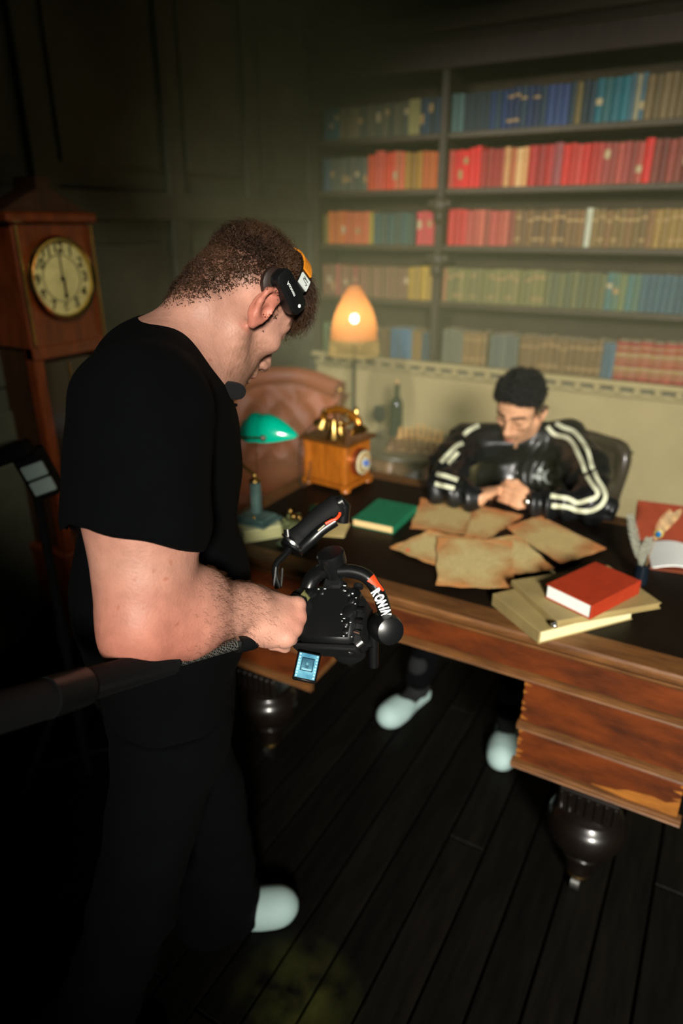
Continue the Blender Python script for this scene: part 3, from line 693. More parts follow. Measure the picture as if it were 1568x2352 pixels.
ar.tube([P2, P3], 0.0045, 8); ar.ell(P3, 0.009, 12, 8)
part('arm', ar, m_brass, lamp)
# the shade: half barrel of glass with a bulge, axis tilted a little
SC = ll @ Vector(at_d(618, 990, dl - 0.03))
ax = (ll @ Vector(at_d(680, 1010, dl - 0.06)) - ll @ Vector(at_d(548, 1000, dl + 0.02))).normalized()
upv = Vector((0, 0, 1)); upv = (upv - ax * upv.dot(ax)).normalized()
sidev = ax.cross(upv)
def shade_fn(u, v):
    t = u * 2 - 1
    a = (v - 0.5) * math.pi * 1.12
    k = 1 - 0.88 * (max(0, t + 0.15) / 1.15) ** 1.8 if t > -0.15 else 1 - 0.5 * abs(t) ** 3
    bulge = 1 + 0.10 * math.exp(-((t + 0.55) / 0.16) ** 2) - 0.05 * math.exp(-((t + 0.22) / 0.1) ** 2)
    if t < -0.9: bulge *= 0.86
    r_ = k * bulge
    return SC + ax * (t * 0.092) + (upv * math.cos(a) * 0.062 + sidev * math.sin(a) * 0.050) * r_ - upv * 0.012
part('shade', MB().grid(shade_fn, 28, 22, 0.003), m_shade, lamp, 60)
sb = MB()
sp = SC - sidev * 0.056 * 1.0 - upv * 0.014
if (ll.inverted() @ sp - Vector(_eye)).length > (ll.inverted() @ (SC + sidev * 0.056 - upv * 0.014) - Vector(_eye)).length: sg = 1
else: sg = -1
e1 = SC + ax * 0.010 + sidev * sg * 0.056 - upv * 0.006; e0 = SC - ax * 0.080 + sidev * sg * 0.058 - upv * 0.008
e2 = SC + ax * 0.010 - sidev * sg * 0.056 - upv * 0.006; e3 = SC - ax * 0.080 - sidev * sg * 0.058 - upv * 0.008
bk_ = SC - ax * 0.1 - upv * 0.006
sb.tube(catmull([e1, e0, bk_, e3, e2], 6), 0.0035, 8)
sb.ell(e1, (0.007, 0.007, 0.007), 12, 8); sb.ell(e2, 0.007, 12, 8)
sb.tube([bk_, P3], 0.005, 8)
part('shade_yoke', sb, m_brass, lamp)
for e_ in (e1, e2): part('shade_screw', MB().ell(e_ + ax * 0.001, (0.0095, 0.0095, 0.0095), 12, 8), mat('dull_screw', (130, 120, 100), .4, metal=.8), lamp)
pcx = Vector((-0.018, 0.03, 0))
ch = MB()
top = SC - ax * 0.05 - upv * 0.03
n_ = 26
for k in range(n_): ch.ell(top.lerp(Vector((top.x, top.y, 0.14)), k / (n_ - 1)), 0.0022, 6, 4)
part('pull_chain', ch, m_brass, lamp)

# ---- dried moss inkstand: glass jar of moss with brass figure
jp = at_z(682, 1250, T)
jar = thing('mossy_inkstand', 'greenish rough stone inkstand with small brass figure beside the lamp', 'inkstand', (jp[0], jp[1], T))
rj = random.Random(4)
m_moss = mat('mossy_stone', (128, 132, 84), 0.85, var=0.5, scale=30, rgb2=(66, 78, 48), bump=0.8, bscale=80)
body = MB()
body.box((0, 0, 0.006), (0.10, 0.08, 0.012), 0.004)
part('tray', body, mat('green_stone_tray', (70, 86, 62), 0.35, var=0.3), jar)
mm = MB(); mm.box((-0.005, 0.0, 0.045), (0.066, 0.058, 0.066), 0.012)
for k in range(36):
    a = rj.uniform(0, 6.28); zz = rj.uniform(0.02, 0.082); rr_ = 0.034
    mm.ell((-0.005 + rr_ * math.cos(a), rr_ * math.sin(a) * 0.9, zz), rj.uniform(0.006, 0.012), 8, 6)
part('stone_block', mm, m_moss, jar, 60)
fg = MB().ell((-0.012, 0, 0.088), (0.012, 0.009, 0.01), 10, 8).ell((-0.022, 0, 0.104), (0.008, 0.007, 0.009), 10, 8).ell((0.006, 0.0, 0.092), (0.014, 0.009, 0.008), 10, 8).ell((0.018, -0.004, 0.086), (0.008, 0.006, 0.006), 8, 6)
fg.tube([(-0.018, -0.005, 0.098), (-0.006, -0.012, 0.09), (0.004, -0.012, 0.088)], 0.003, 6)
part('brass_figure', fg, m_brass, jar)
gp = at_z(722, 1188, T)
gb = thing('glass_ball', 'small clear glass ball on the desk behind the gimbal handle', 'ball', (gp[0], gp[1], T))
m_glass = mat('green_glass', (60, 84, 60), 0.05, trans=0.75, ior=1.45, var=0.05)
part('ball', MB().ell((0, 0, 0.026), 0.022, 24, 16), m_glass, gb)
part('ball_stand', MB().lathe([(0.016, 0), (0.017, 0.003), (0.012, 0.006), (0.012, 0.008)], 18), m_brass, gb)

# ---- antique telephone
tp = at_z(775, 1118, T)
tel = thing('antique_telephone', 'antique wooden box telephone with brass horn cradle and handset', 'telephone', (-1.205, 2.085, T), R(-6))
m_telw = mat('honey_oak', (160, 90, 22), 0.38, var=0.35, scale=9, stretch=(6, 6, 1), coat=0.4)
bw, bd, bh = 0.185, 0.155, 0.15
for sx in (-1, 1):
    for sy in (-1, 1): part('foot', MB().ell((sx * bw * 0.46, sy * bd * 0.46, 0.011), (0.02, 0.02, 0.0115), 14, 8), m_telw, tel)
part('plinth', MB().box((0, 0, 0.022), (bw + 0.02, bd + 0.02, 0.014), 0.004), m_telw, tel)
part('body', MB().box((0, 0, 0.03 + bh / 2), (bw, bd, bh), 0.004), m_telw, tel)
for sx in (-1, 1): part('corner_post', MB().box((sx * (bw / 2 - 0.01), -bd / 2 - 0.003, 0.03 + bh / 2), (0.02, 0.008, bh - 0.004), 0.002), m_telw, tel)
part('lid', MB().box((0, 0, 0.034 + bh), (bw + 0.035, bd + 0.035, 0.012), 0.004), mat('dark_oak_lid', (92, 56, 20), 0.35, coat=.3), tel)
ht = 0.04 + bh
HK = 0.62
def zz_(v): return ht + v * HK
part('horn_cone', MB().lathe([(0.032, ht), (0.029, ht + 0.005), (0.018, zz_(0.04)), (0.011, zz_(0.08)), (0.008, zz_(0.105))], 22, mtx((0.012, -0.04, 0))), m_brass, tel)
cr = MB()
for sx in (-1, 1):
    cr.tube(catmull([(0.012, -0.012, zz_(0.06)), (0.012 + sx * 0.03, -0.012, zz_(0.075)), (0.012 + sx * 0.055, -0.012, zz_(0.1)), (0.012 + sx * 0.05, -0.03, zz_(0.14))], 5), 0.006, 8)
    cr.tube(catmull([(0.012 + sx * 0.03, 0.01, zz_(0.08)), (0.012 + sx * 0.048, 0.03, zz_(0.1)), (0.012 + sx * 0.044, 0.036, zz_(0.15))], 5), 0.005, 8)
    cr.ell((0.012 + sx * 0.05, -0.03, zz_(0.145)), 0.009, 8, 6).ell((0.012 + sx * 0.044, 0.036, zz_(0.155)), 0.008, 8, 6)
cr.tube([(0.012, 0, ht), (0.012, 0, zz_(0.08))], [0.022, 0.012], 14)
part('cradle', cr, m_brass, tel)
hs = MB().tube(catmull([(-0.068, 0.0, zz_(0.085)), (-0.05, 0.0, zz_(0.125)), (0.012, 0.0, zz_(0.15)), (0.075, 0.0, zz_(0.125)), (0.094, 0.0, zz_(0.085))], 6), 0.014, 12)
hst = part('handset', hs, mat('amber_handset', (176, 112, 36), 0.25, metal=0.6, var=0.3), tel)
for sx, xx in ((-1, -0.072), (1, 0.098)):
    part('ear_cup', MB().lathe([(0.014, 0.03), (0.020, 0.022), (0.030, 0.006), (0.035, 0.0), (0.030, -0.003)], 20, mtx((xx, 0.0, zz_(0.04)), Matrix.Rotation(R(-sx * 24), 3, 'Y'))), m_brass, hst)
dlx = bw / 2
Mx = mtx((dlx, 0.0, 0.105), frame_from((1, 0, 0)))
part('dial_ring', MB().lathe([(0.052, 0), (0.05, 0.018), (0.044, 0.022), (0.04, 0.014)], 28, Mx), mat('copper_ring', (186, 112, 70), 0.3, metal=0.9), tel)
part('dial_plate', MB().lathe([(0.044, 0.016), (0.043, 0.026), (0.0, 0.028)], 28, Mx), mat('ivory_dial', (214, 206, 170), 0.4), tel)
for k in range(10):
    a = 2 * math.pi * k / 12
    part('finger_hole', MB().lathe([(0.008, 0.0265), (0.008, 0.0295), (0.0055, 0.0295), (0.0055, 0.0265)], 10, mtx((dlx, 0.031 * math.cos(a), 0.105 + 0.031 * math.sin(a)), frame_from((1, 0, 0))), close=True), m_brass, tel)
part('dial_stop', MB().cyl((dlx + 0.026, 0, 0.105), (dlx + 0.04, 0, 0.105), 0.012), mat('blue_centre', (90, 120, 190), 0.3), tel)
cb_ = catmull([(-0.088, -0.03, ht + 0.03), (-0.112, -0.07, ht - 0.01), (-0.100, -0.100, 0.12), (-0.096, -0.106, 0.05), (-0.085, -0.115, 0.014), (-0.062, -0.116, 0.013), (-0.058, -0.100, 0.05), (-0.062, -0.084, 0.10)], 20)
cord = [np.array(q) + 0.0045 * np.array([math.cos(k * 0.9), math.sin(k * 0.9), 0]) for k, q in enumerate(cb_)]
part('cord', MB().tube(cord, 0.0022, 6), mat('brown_cord', (54, 40, 22), 0.7), tel)

# ---- quill pot with feathers at the right
qp = at_z(1468, 1338, T)
pot = thing('quill_pot', 'dark glass quill pot holding grey feathers and a peacock feather', 'quill pot', (qp[0], qp[1], T))
part('pot', MB().lathe([(0.019, 0), (0.02, 0.004), (0.018, 0.05), (0.0185, 0.056), (0.0155, 0.056), (0.015, 0.01)], 24), mat('blue_black_glass', (18, 26, 34), 0.12, spec=.7), pot)
m_feath = mat('barred_grey_feather', (112, 112, 98), 0.8, var=0.55, scale=260, stretch=(1, 1, 1))
def feather(base, tip, bend, wid, m, name, seed, vane0=0.3):
    rg = random.Random(seed)
    dq = float((np.array([qp[0], qp[1], T + 0.08]) - _eye) @ _fw)
    lo = local(pot); A = Vector(base); B = lo @ Vector(at_d(*tip, dq)); Mi = lo @ Vector(at_d(*bend, dq))
    pts = catmull([A, Mi, B], 14); n = len(pts)
    mb = MB().tube(pts, [0.0012 * (1 - 0.7 * i / n) for i in range(n)], 6)
    side = Vector(lo.to_3x3() @ Vector(_rt))
    fr = part(name, mb, m, pot)
    vb = MB()
    for i in range(int(n * vane0), n - 1):
        p0, p1 = Vector(pts[i]), Vector(pts[i + 1]); t = (i / n - vane0) / (1 - vane0)
        wv_ = wid * math.sin(math.pi * min(1, 0.12 + 0.80 * t)) ** 0.7
        for sx in (-1, 1):
            for k in range(3):
                q0 = p0.lerp(p1, k / 3.0); up_ = (p1 - p0).normalized()
                e = q0 + side * sx * wv_ + up_ * wv_ * 0.9 + Vector((0, 0, rg.uniform(-.002, .002)))
                mid = q0.lerp(e, 0.5) + up_ * wv_ * 0.12
                vb.tube([q0, mid, e], [0.0011, 0.0011, 0.0004], 3)
    part('vane', vb, m, fr)
    return fr
feather((0.004, 0, 0.04), (1395, 1255), (1465, 1270), 0.015, m_feath, 'feather', 1, 0.25) if False else None
feather((-0.004, 0, 0.03), (1447, 1182), (1462, 1265), 0.015, m_feath, 'feather', 2, 0.34)
feather((0.004, 0.002, 0.03), (1490, 1236), (1474, 1285), 0.0155, m_feath, 'feather', 3, 0.28)
m_pea = mat('peacock_barbs', (150, 120, 78), 0.6, var=0.4, scale=60)
pf = feather((0.006, 0, 0.03), (1545, 1178), (1505, 1240), 0.026, m_pea, 'peacock_feather', 4, 0.5)
dq = float((np.array([qp[0], qp[1], T + 0.08]) - _eye) @ _fw)
ey = local(pot) @ Vector(at_d(1512, 1226, dq - 0.008))
part('feather_eye', MB().ell(ey, (0.012, 0.004, 0.014), 14, 8), mat('peacock_gold', (160, 140, 70), .4), pf)
part('feather_eye', MB().ell(ey + Vector((0.0, -0.004, 0.0)), (0.007, 0.004, 0.009), 14, 8), mat('peacock_blue', (0, 92, 150), .3), pf)

# ---- open white book with a brown book standing behind it, at the right edge
def open_book():
    C = [Vector(at_z(1500, 1288, T)), Vector(at_z(1600, 1310, T)), Vector(at_z(1600, 1225, T)), Vector(at_z(1512, 1240, T))]
    o = thing('open_book', 'open book with blank white pages at the right end of the desk', 'book', (0.005, 2.03, T))
    m_pw = mat('white_page', (228, 232, 228), 0.7, var=0.04)
    for sx in (-1, 1):
        def fn(u, v, sx=sx):
            x_ = sx * u * 0.115; return Vector((x_, (v - 0.5) * 0.17, 0.004 + 0.02 * math.sin(math.pi * min(1, u * 0.9 + 0.1)) ** 0.8 * (1 - 0.35 * u)))
        part('page_block', MB().grid(fn, 14, 4, 0.0035 if sx > 0 else -0.0035), m_pw, o, 60)
    part('cover', MB().box((0, 0, 0.002), (0.245, 0.18, 0.004), 0.001), mat('brown_board', (120, 56, 30), 0.6), o)
    return o
ob = open_book(); ob.rotation_euler.z = R(12)
m_brn = mat('red_brown_cloth', (130, 54, 30), 0.6, var=0.12, scale=30, bump=.2, bscale=400)
o = thing('brown_book', 'red-brown book propped upright behind the open white book', 'book', (-0.045, 2.12, T + 0.002), R(8))
Mt = Matrix.Rotation(R(-58), 4, 'X')
part('front_cover', MB(Mt).box((0, 0, 0.075), (0.24, 0.004, 0.15), 0.001), m_brn, o)
part('back_cover', MB(Mt).box((0, 0.028, 0.075), (0.24, 0.004, 0.15), 0.001), m_brn, o)
part('page_block', MB(Mt).box((0.003, 0.014, 0.075), (0.228, 0.024, 0.142)), m_pgy, o)
part('spine', MB(Mt).box((0, 0.014, 0.151), (0.24, 0.032, 0.004), 0.001), m_brn, o)

# ------------------------------------------------------------------ furniture behind the desk
m_tan = mat('tan_tufted_leather', (134, 72, 42), 0.5, var=0.25, scale=4, bump=0.15, bscale=120)
ac = thing('wing_armchair', 'orange-brown tufted leather armchair standing left of the desk', 'armchair', (-2.02, 2.86, 0), R(30))
def tuft(fn0, rows, cols, depth):
    def fn(u, v):
        p, n = fn0(u, v)
        a = u * cols; b_ = v * rows
        d1 = math.hypot((a - round(a)), (b_ - round(b_)))
        a2, b2 = a + 0.5, b_ + 0.5
        d2 = math.hypot((a2 - round(a2)), (b2 - round(b2)))
        k = min(d1, d2); depth_ = depth * min(1, 6 * u, 6 * (1 - u), 5 * v, 5 * (1 - v))
        return p + n * (depth_ * (min(k / 0.5, 1) ** 0.6))
    return fn
def back_fn(u, v):   # chair faces -Y locally
    a = (u - 0.5) * 2
    x_ = a * (0.28 + 0.05 * v); y_ = 0.20 - 0.14 * a * a + 0.13 * v
    z_ = 0.38 + 0.53 * v - 0.05 * a * a * v
    return Vector((x_, y_, z_)), Vector((-a * 0.5, -1, 0.15)).normalized()
part('backrest', MB().grid(tuft(back_fn, 3, 4, 0.05), 50, 40, 0.11), m_tan, ac, 60)
for iu in range(1, 4):
    for iv in range(1, 3):
        p, n = back_fn(iu / 4, iv / 3); part('button', MB().ell(p + n * 0.008, 0.011, 8, 6), m_tan, ac)
part('top_roll', MB().tube(catmull([back_fn(u, 1.0)[0] + Vector((0, 0.03, 0.0)) for u in (0, .25, .5, .75, 1)], 6), 0.058, 14), m_tan, ac)
for sx in (-1, 1): part('stud', MB().ell(back_fn(0.5 + 0.5 * sx, 1.0)[0] + Vector((0, -0.03, 0.02)), 0.016, 10, 8), m_brass, ac)
part('seat', MB().box((0, -0.12, 0.31), (0.55, 0.62, 0.22), 0.03), m_tan, ac)
part('seat_cushion', MB().box((0, -0.13, 0.445), (0.48, 0.58, 0.09), 0.035), m_tan, ac)
for sx in (-1, 1):
    ar_ = part('armrest', MB().tube(catmull([(sx * 0.33, 0.16, 0.60), (sx * 0.33, -0.1, 0.60), (sx * 0.33, -0.40, 0.585)], 6), 0.065, 16), m_tan, ac)
    part('arm_panel', MB().box((sx * 0.325, -0.14, 0.38), (0.10, 0.56, 0.40), 0.03), m_tan, ac)
    part('arm_scroll', MB().lathe([(0.066, 0), (0.06, 0.012), (0.02, 0.016), (0, 0.016)], 20, mtx((sx * 0.33, -0.40, 0.585), frame_from((0, -1, 0)))), m_tan, ac)
    for sy in (-0.4, 0.2): part('leg', MB().lathe([(0.018, 0), (0.026, 0.05), (0.022, 0.1), (0.03, 0.2)], 14, mtx((sx * 0.29, sy, 0))), m_legw, ac)

# floor lamp
fx = at_y(813, 800, 3.5)
flp = thing('floor_lamp', 'standing lamp with tapered woven straw shade and beaded fringe', 'lamp', (fx[0], 3.5, 0))
part('foot', MB().lathe([(0.13, 0), (0.13, 0.012), (0.05, 0.03), (0.014, 0.05)], 28), m_legw, flp)
part('pole', MB().lathe([(0.011, 0.045), (0.011, 1.3)], 14), mat('dark_metal_pole', (40, 42, 34), 0.4, metal=.6), flp)
zt = at_y(813, 657, 3.5)[2]; zbm = at_y(813, 780, 3.5)[2]; zf = at_y(813, 812, 3.5)[2]
hS = zt - zbm
prof_o = [(0.135 * w_, zbm + hS * t) for t, w_ in ((0, 1.0), (0.2, 0.97), (0.4, 0.88), (0.6, 0.72), (0.8, 0.5), (0.92, 0.33), (0.97, 0.27), (1.0, 0.27))]
sm = bpy.data.materials.new('woven_straw'); sm.use_nodes = True
N = sm.node_tree.nodes; L = sm.node_tree.links; pb = N['Principled BSDF']
tc = N.new('ShaderNodeTexCoord'); wv = N.new('ShaderNodeTexWave'); wv.bands_direction = 'Z'; wv.inputs['Scale'].default_value = 60; wv.inputs['Distortion'].default_value = 1.5
L.new(tc.outputs['Object'], wv.inputs[0]); rp = N.new('ShaderNodeValToRGB'); rp.color_ramp.elements[0].color = lin((178, 112, 56)) + (1,); rp.color_ramp.elements[1].color = lin((226, 160, 92)) + (1,)
L.new(wv.outputs[0], rp.inputs[0]); L.new(rp.outputs[0], pb.inputs['Base Color']); pb.inputs['Roughness'].default_value = 0.7
tr = N.new('ShaderNodeBsdfTranslucent'); L.new(rp.outputs[0], tr.inputs[0]); tp_ = N.new('ShaderNodeBsdfTransparent')
m1 = N.new('ShaderNodeMixShader'); m1.inputs[0].default_value = 0.35; m2 = N.new('ShaderNodeMixShader'); m2.inputs[0].default_value = 0.06
L.new(pb.outputs[0], m1.inputs[1]); L.new(tr.outputs[0], m1.inputs[2]); L.new(m1.outputs[0], m2.inputs[1]); L.new(tp_.outputs[0], m2.inputs[2])
L.new(m2.outputs[0], N['Material Output'].inputs[0])
part('shade', MB().lathe(prof_o, 40, close=False), sm, flp, 60)
shd = [o for o in flp.children if o.name.startswith('shade')][0]
me = shd.data   # open the shade's ends
import bmesh
bm = bmesh.new(); bm.from_mesh(me); bmesh.ops.delete(bm, geom=[f for f in bm.faces if len(f.verts) > 4], context='FACES_ONLY'); bm.to_mesh(me); bm.free()
fr = MB()
nF = 72
for k in range(nF):
    a = 2 * math.pi * k / nF; r_ = 0.139
    fr.tube([(r_ * math.cos(a), r_ * math.sin(a), zbm + 0.002), (1.03 * r_ * math.cos(a), 1.03 * r_ * math.sin(a), zf + 0.004 * math.sin(k * 2.3))], 0.0032, 5)
    fr.ell((1.03 * r_ * math.cos(a), 1.03 * r_ * math.sin(a), zf + 0.004 * math.sin(k * 2.3)), 0.0055, 6, 4)
part('fringe', fr, mat('gold_fringe', (178, 150, 84), 0.5, metal=.2, var=.4, scale=80), flp)['kind'] = 'stuff'
part('fringe_band', MB().lathe([(0.137, zbm - 0.006), (0.141, zbm - 0.006), (0.141, zbm + 0.008), (0.137, zbm + 0.008)], 40, close=True), mat('fringe_braid', (150, 124, 62), .6), flp)
part('bulb', MB().ell((0, 0, zbm + hS * 0.40), (0.021, 0.021, 0.026), 16, 10), mat('lit_bulb', (255, 236, 200), emit=160.0), flp)
bl = bpy.data.lights.new('bulb_light', 'POINT'); bl.energy = 0.3; bl.color = (1, .72, .42); bl.shadow_soft_size = 0.03
blo = bpy.data.objects.new('bulb_light', bl); COL.objects.link(blo); blo.parent = flp; blo.location = (0, 0, zbm + hS * 0.40 + 0.06)

# chess table with bottle and glass
ZT = 0.58
tcx, tcy = -1.475, 3.36
tb = thing('chess_table', 'small round wooden table with arched apron carrying the chessboard', 'table', (tcx, tcy, 0))
m_tbl = mat('grey_brown_table', (118, 92, 62), 0.35, var=0.3, scale=8, coat=.3)
part('table_top', MB().lathe([(0.28, ZT - 0.022), (0.295, ZT - 0.018), (0.3, ZT - 0.008), (0.295, ZT), (0, ZT)], 44), mat('dark_table_top', (78, 74, 56), 0.3, coat=.3), tb)
# arched apron
ap = MB()
def apron(u, v):
    a = u * 2 * math.pi; drop = 0.10 * (0.35 + 0.65 * abs(math.cos(2 * a)) ** 2)
    return Vector((0.25 * math.cos(a), 0.25 * math.sin(a), ZT - 0.022 - drop * v))
part('apron', ap.grid(apron, 72, 4, 0.015), m_tbl, tb, 60)
for k in range(4):
    a = math.pi / 2 * k
    d_ = np.array([math.cos(a), math.sin(a), 0])
    part('leg', MB().tube(catmull([d_ * 0.245 + [0, 0, ZT - 0.03], d_ * 0.27 + [0, 0, ZT - 0.13], d_ * 0.235 + [0, 0, 0.25], d_ * 0.225 + [0, 0, 0.08], d_ * 0.265 + [0, 0, 0.015]], 6), [0.03, 0.031, 0.033, 0.034, 0.034, 0.033, 0.031, 0.029, 0.027, 0.025, 0.023, 0.021, 0.019, 0.018, 0.017, 0.017, 0.016, 0.016, 0.017, 0.018, 0.018, 0.019, 0.02, 0.02, 0.018], 12), m_tbl, tb)
cbx, cby = tcx + 0.05, tcy - 0.035
bd = thing('chess_board', 'wooden chessboard on the round table', 'chessboard', (cbx, cby, ZT), R(12))
part('board', MB().box((0, 0, 0.006), (0.30, 0.30, 0.012), 0.002), mat('walnut_board', (96, 72, 44), 0.4), bd)
sqL = mat('light_square', (190, 162, 104), .4); sqD = mat('dark_square', (74, 54, 32), .4)
sqm = {0: MB().box((0, 0, 0), (0.0325, 0.0325, 0.002)).mesh('square'), 1: MB().box((0, 0, 0), (0.0325, 0.0325, 0.002)).mesh('square')}
for i in range(8):
    for j in range(8): put('square', sqm[(i + j) % 2], (sqL, sqD)[(i + j) % 2], bd, (-0.1155 + 0.033 * i, -0.1155 + 0.033 * j, 0.0125))
PIECE = {'pawn': [(0.0115, 0), (0.012, 0.004), (0.007, 0.009), (0.005, 0.024), (0.008, 0.026), (0.0045, 0.028), (0.0075, 0.034), (0.0065, 0.041), (0, 0.044)],
         'rook': [(0.0125, 0), (0.013, 0.005), (0.008, 0.012), (0.007, 0.036), (0.0105, 0.041), (0.0105, 0.052), (0.007, 0.052), (0.007, 0.047), (0, 0.047)],
         'bishop': [(0.0125, 0), (0.013, 0.005), (0.007, 0.012), (0.005, 0.04), (0.009, 0.043), (0.005, 0.045), (0.0085, 0.054), (0.005, 0.064), (0.002, 0.069), (0, 0.07)],
         'king': [(0.0135, 0), (0.014, 0.006), (0.008, 0.013), (0.006, 0.052), (0.0105, 0.055), (0.006, 0.058), (0.010, 0.074), (0.004, 0.078), (0.004, 0.086), (0, 0.087)],
         'knight': [(0.0125, 0), (0.013, 0.005), (0.008, 0.012), (0.007, 0.022)]}
pm_ = {k: MB().lathe(v, 14).mesh('chess_' + k) for k, v in PIECE.items()}
kn = MB().lathe(PIECE['knight'], 14); kn.tube(catmull([(0, 0, 0.02), (-0.003, 0, 0.036), (0.003, 0, 0.05), (0.013, 0, 0.044)], 4), [0.008, 0.008, 0.0085, 0.0085, 0.0085, 0.0085, 0.008, 0.008, 0.0075, 0.007, 0.006, 0.0055, 0.005], 8); pm_['knight'] = kn.mesh('chess_knight')
mW = mat('boxwood_piece', (214, 168, 96), .35, coat=.3); mK = mat('rosewood_piece', (104, 70, 40), .35, coat=.3)
order = ['rook', 'knight', 'bishop', 'king', 'king', 'bishop', 'knight', 'rook']
FILE = ['first', 'second', 'third', 'fourth', 'fifth', 'sixth', 'seventh', 'eighth']
for side in (0, 1):
    for rk in (0, 1):
        for i in range(8):
            kd = order[i] if rk == 0 else 'pawn'
            j = (rk if side == 0 else 7 - rk)
            me = pm_[kd].copy() if side else pm_[kd]
            if side: me.materials.clear()
            p = Matrix.Rotation(R(12), 4, 'Z') @ Vector((-0.1155 + 0.033 * i, -0.1155 + 0.033 * j, 0))
            o = put('chess_' + kd, me, mK if side == 0 else mW, None, (cbx + p.x, cby + p.y, ZT + 0.0137))
            tag(o, '%s chess %s, %s from the left in the %s row of its side' % (('dark', 'light')[side], kd, FILE[i], ('rear', 'pawn')[rk]), 'chess piece', 'chess pieces on the round table')
bo = at_z(908, 1000, ZT)
bt = thing('wine_bottle', 'dark green wine bottle with cork on the round table', 'bottle', (bo[0], bo[1], ZT))
part('glass_body', MB().lathe([(0.036, 0), (0.0385, 0.004), (0.0385, 0.175), (0.034, 0.2), (0.018, 0.225), (0.0145, 0.24), (0.0145, 0.29), (0.0165, 0.291), (0.0165, 0.3), (0.013, 0.301)], 28), mat('dark_green_glass', (26, 44, 30), 0.08, spec=.8), bt)
part('cork', MB().lathe([(0.0115, 0.3), (0.0115, 0.322), (0, 0.323)], 14), mat('cork', (186, 150, 96), .8), bt)
go = at_z(870, 1004, ZT)
gl = thing('wine_glass', 'stemmed wine glass standing beside the bottle', 'glass', (go[0], go[1], ZT))
part('bowl', MB().lathe([(0.0, 0.088), (0.016, 0.09), (0.034, 0.108), (0.038, 0.13), (0.035, 0.158), (0.031, 0.178), (0.0295, 0.178), (0.0335, 0.158), (0.0365, 0.13), (0.0325, 0.109), (0.015, 0.092), (0, 0.0905)], 28), mat('smoky_glass', (90, 104, 96), 0.03, trans=.85, ior=1.45, var=.02), gl)
part('stem', MB().lathe([(0.033, 0), (0.033, 0.002), (0.008, 0.006), (0.004, 0.015), (0.0035, 0.08), (0.008, 0.089)], 22), MATS['smoky_glass'], gl)
wp = at_y(925, 1075, 3.86)
wo = thing('white_panel', 'low white panel standing on the floor behind the chess table', 'panel', (-1.78, 3.83, 0))
part('panel', MB().box((0, 0, 0.18), (0.62, 0.05, 0.36), 0.01), mat('white_board', (224, 230, 216), .6, var=.03), wo)
part('panel_seam', MB().box((0.06, -0.027, 0.18), (0.012, 0.006, 0.35), 0.001), mat('blue_grey_seam', (120, 136, 140), .6), wo)
part('panel_foot', MB().box((0, -0.01, 0.012), (0.64, 0.10, 0.024), 0.004), MATS['blue_grey_seam'], wo)

# leather desk chair behind the seated man
oc = thing('desk_chair', 'dark brown leather desk chair behind the seated man', 'chair', (-0.52, 2.86, 0), R(-14))
m_dkl = mat('dark_brown_leather', (46, 36, 28), 0.3, var=0.2, scale=6, bump=.1, coat=.2)
def ocb(u, v):
    a = (u - 0.5) * 2
    return Vector((a * (0.235 - 0.03 * (1 - v)), 0.0 - 0.05 * a * a + 0.05 * v, 0.52 + 0.36 * v + 0.012 * (1 - a * a)))
part('backrest', MB().grid(ocb, 24, 16, 0.0).grid(lambda u, v: ocb(u, v) + Vector((0, -0.03 * (1 - abs(2 * u - 1) ** 4) * (1 - abs(2 * v - 1) ** 4) - 0.02, 0)), 24, 16, 0.04), m_dkl, oc, 60)
part('back_roll', MB().tube(catmull([ocb(0, 0) + Vector((0, -.02, 0)), ocb(0, .5) + Vector((0, -.02, 0)), ocb(0.02, 0.97) + Vector((0, -.02, 0)), ocb(.25, 1) + Vector((0, -.02, 0)), ocb(.5, 1) + Vector((0, -.02, 0)), ocb(.75, 1) + Vector((0, -.02, 0)), ocb(.98, .97) + Vector((0, -.02, 0)), ocb(1, .5) + Vector((0, -.02, 0)), ocb(1, 0) + Vector((0, -.02, 0))], 5), 0.028, 12), m_dkl, oc)
part('seat', MB().box((0, -0.24, 0.42), (0.48, 0.46, 0.09), 0.03), m_dkl, oc)
part('back_support', MB().box((0, 0.03, 0.48), (0.08, 0.03, 0.24), 0.006).box((0, -0.08, 0.37), (0.07, 0.24, 0.02), 0.004), m_legw, oc)
part('pedestal', MB().lathe([(0.03, 0.08), (0.03, 0.36), (0.06, 0.375)], 16, mtx((0, -0.2, 0))), m_legw, oc)
for k in range(5):
    a = 2 * math.pi * k / 5
    part('base_spoke', MB().tube([(0, -0.2, 0.09), (0.27 * math.cos(a), -0.2 + 0.27 * math.sin(a), 0.055)], [0.022, 0.014], 8).ell((0.27 * math.cos(a), -0.2 + 0.27 * math.sin(a), 0.028), 0.028, 10, 8), m_legw, oc)

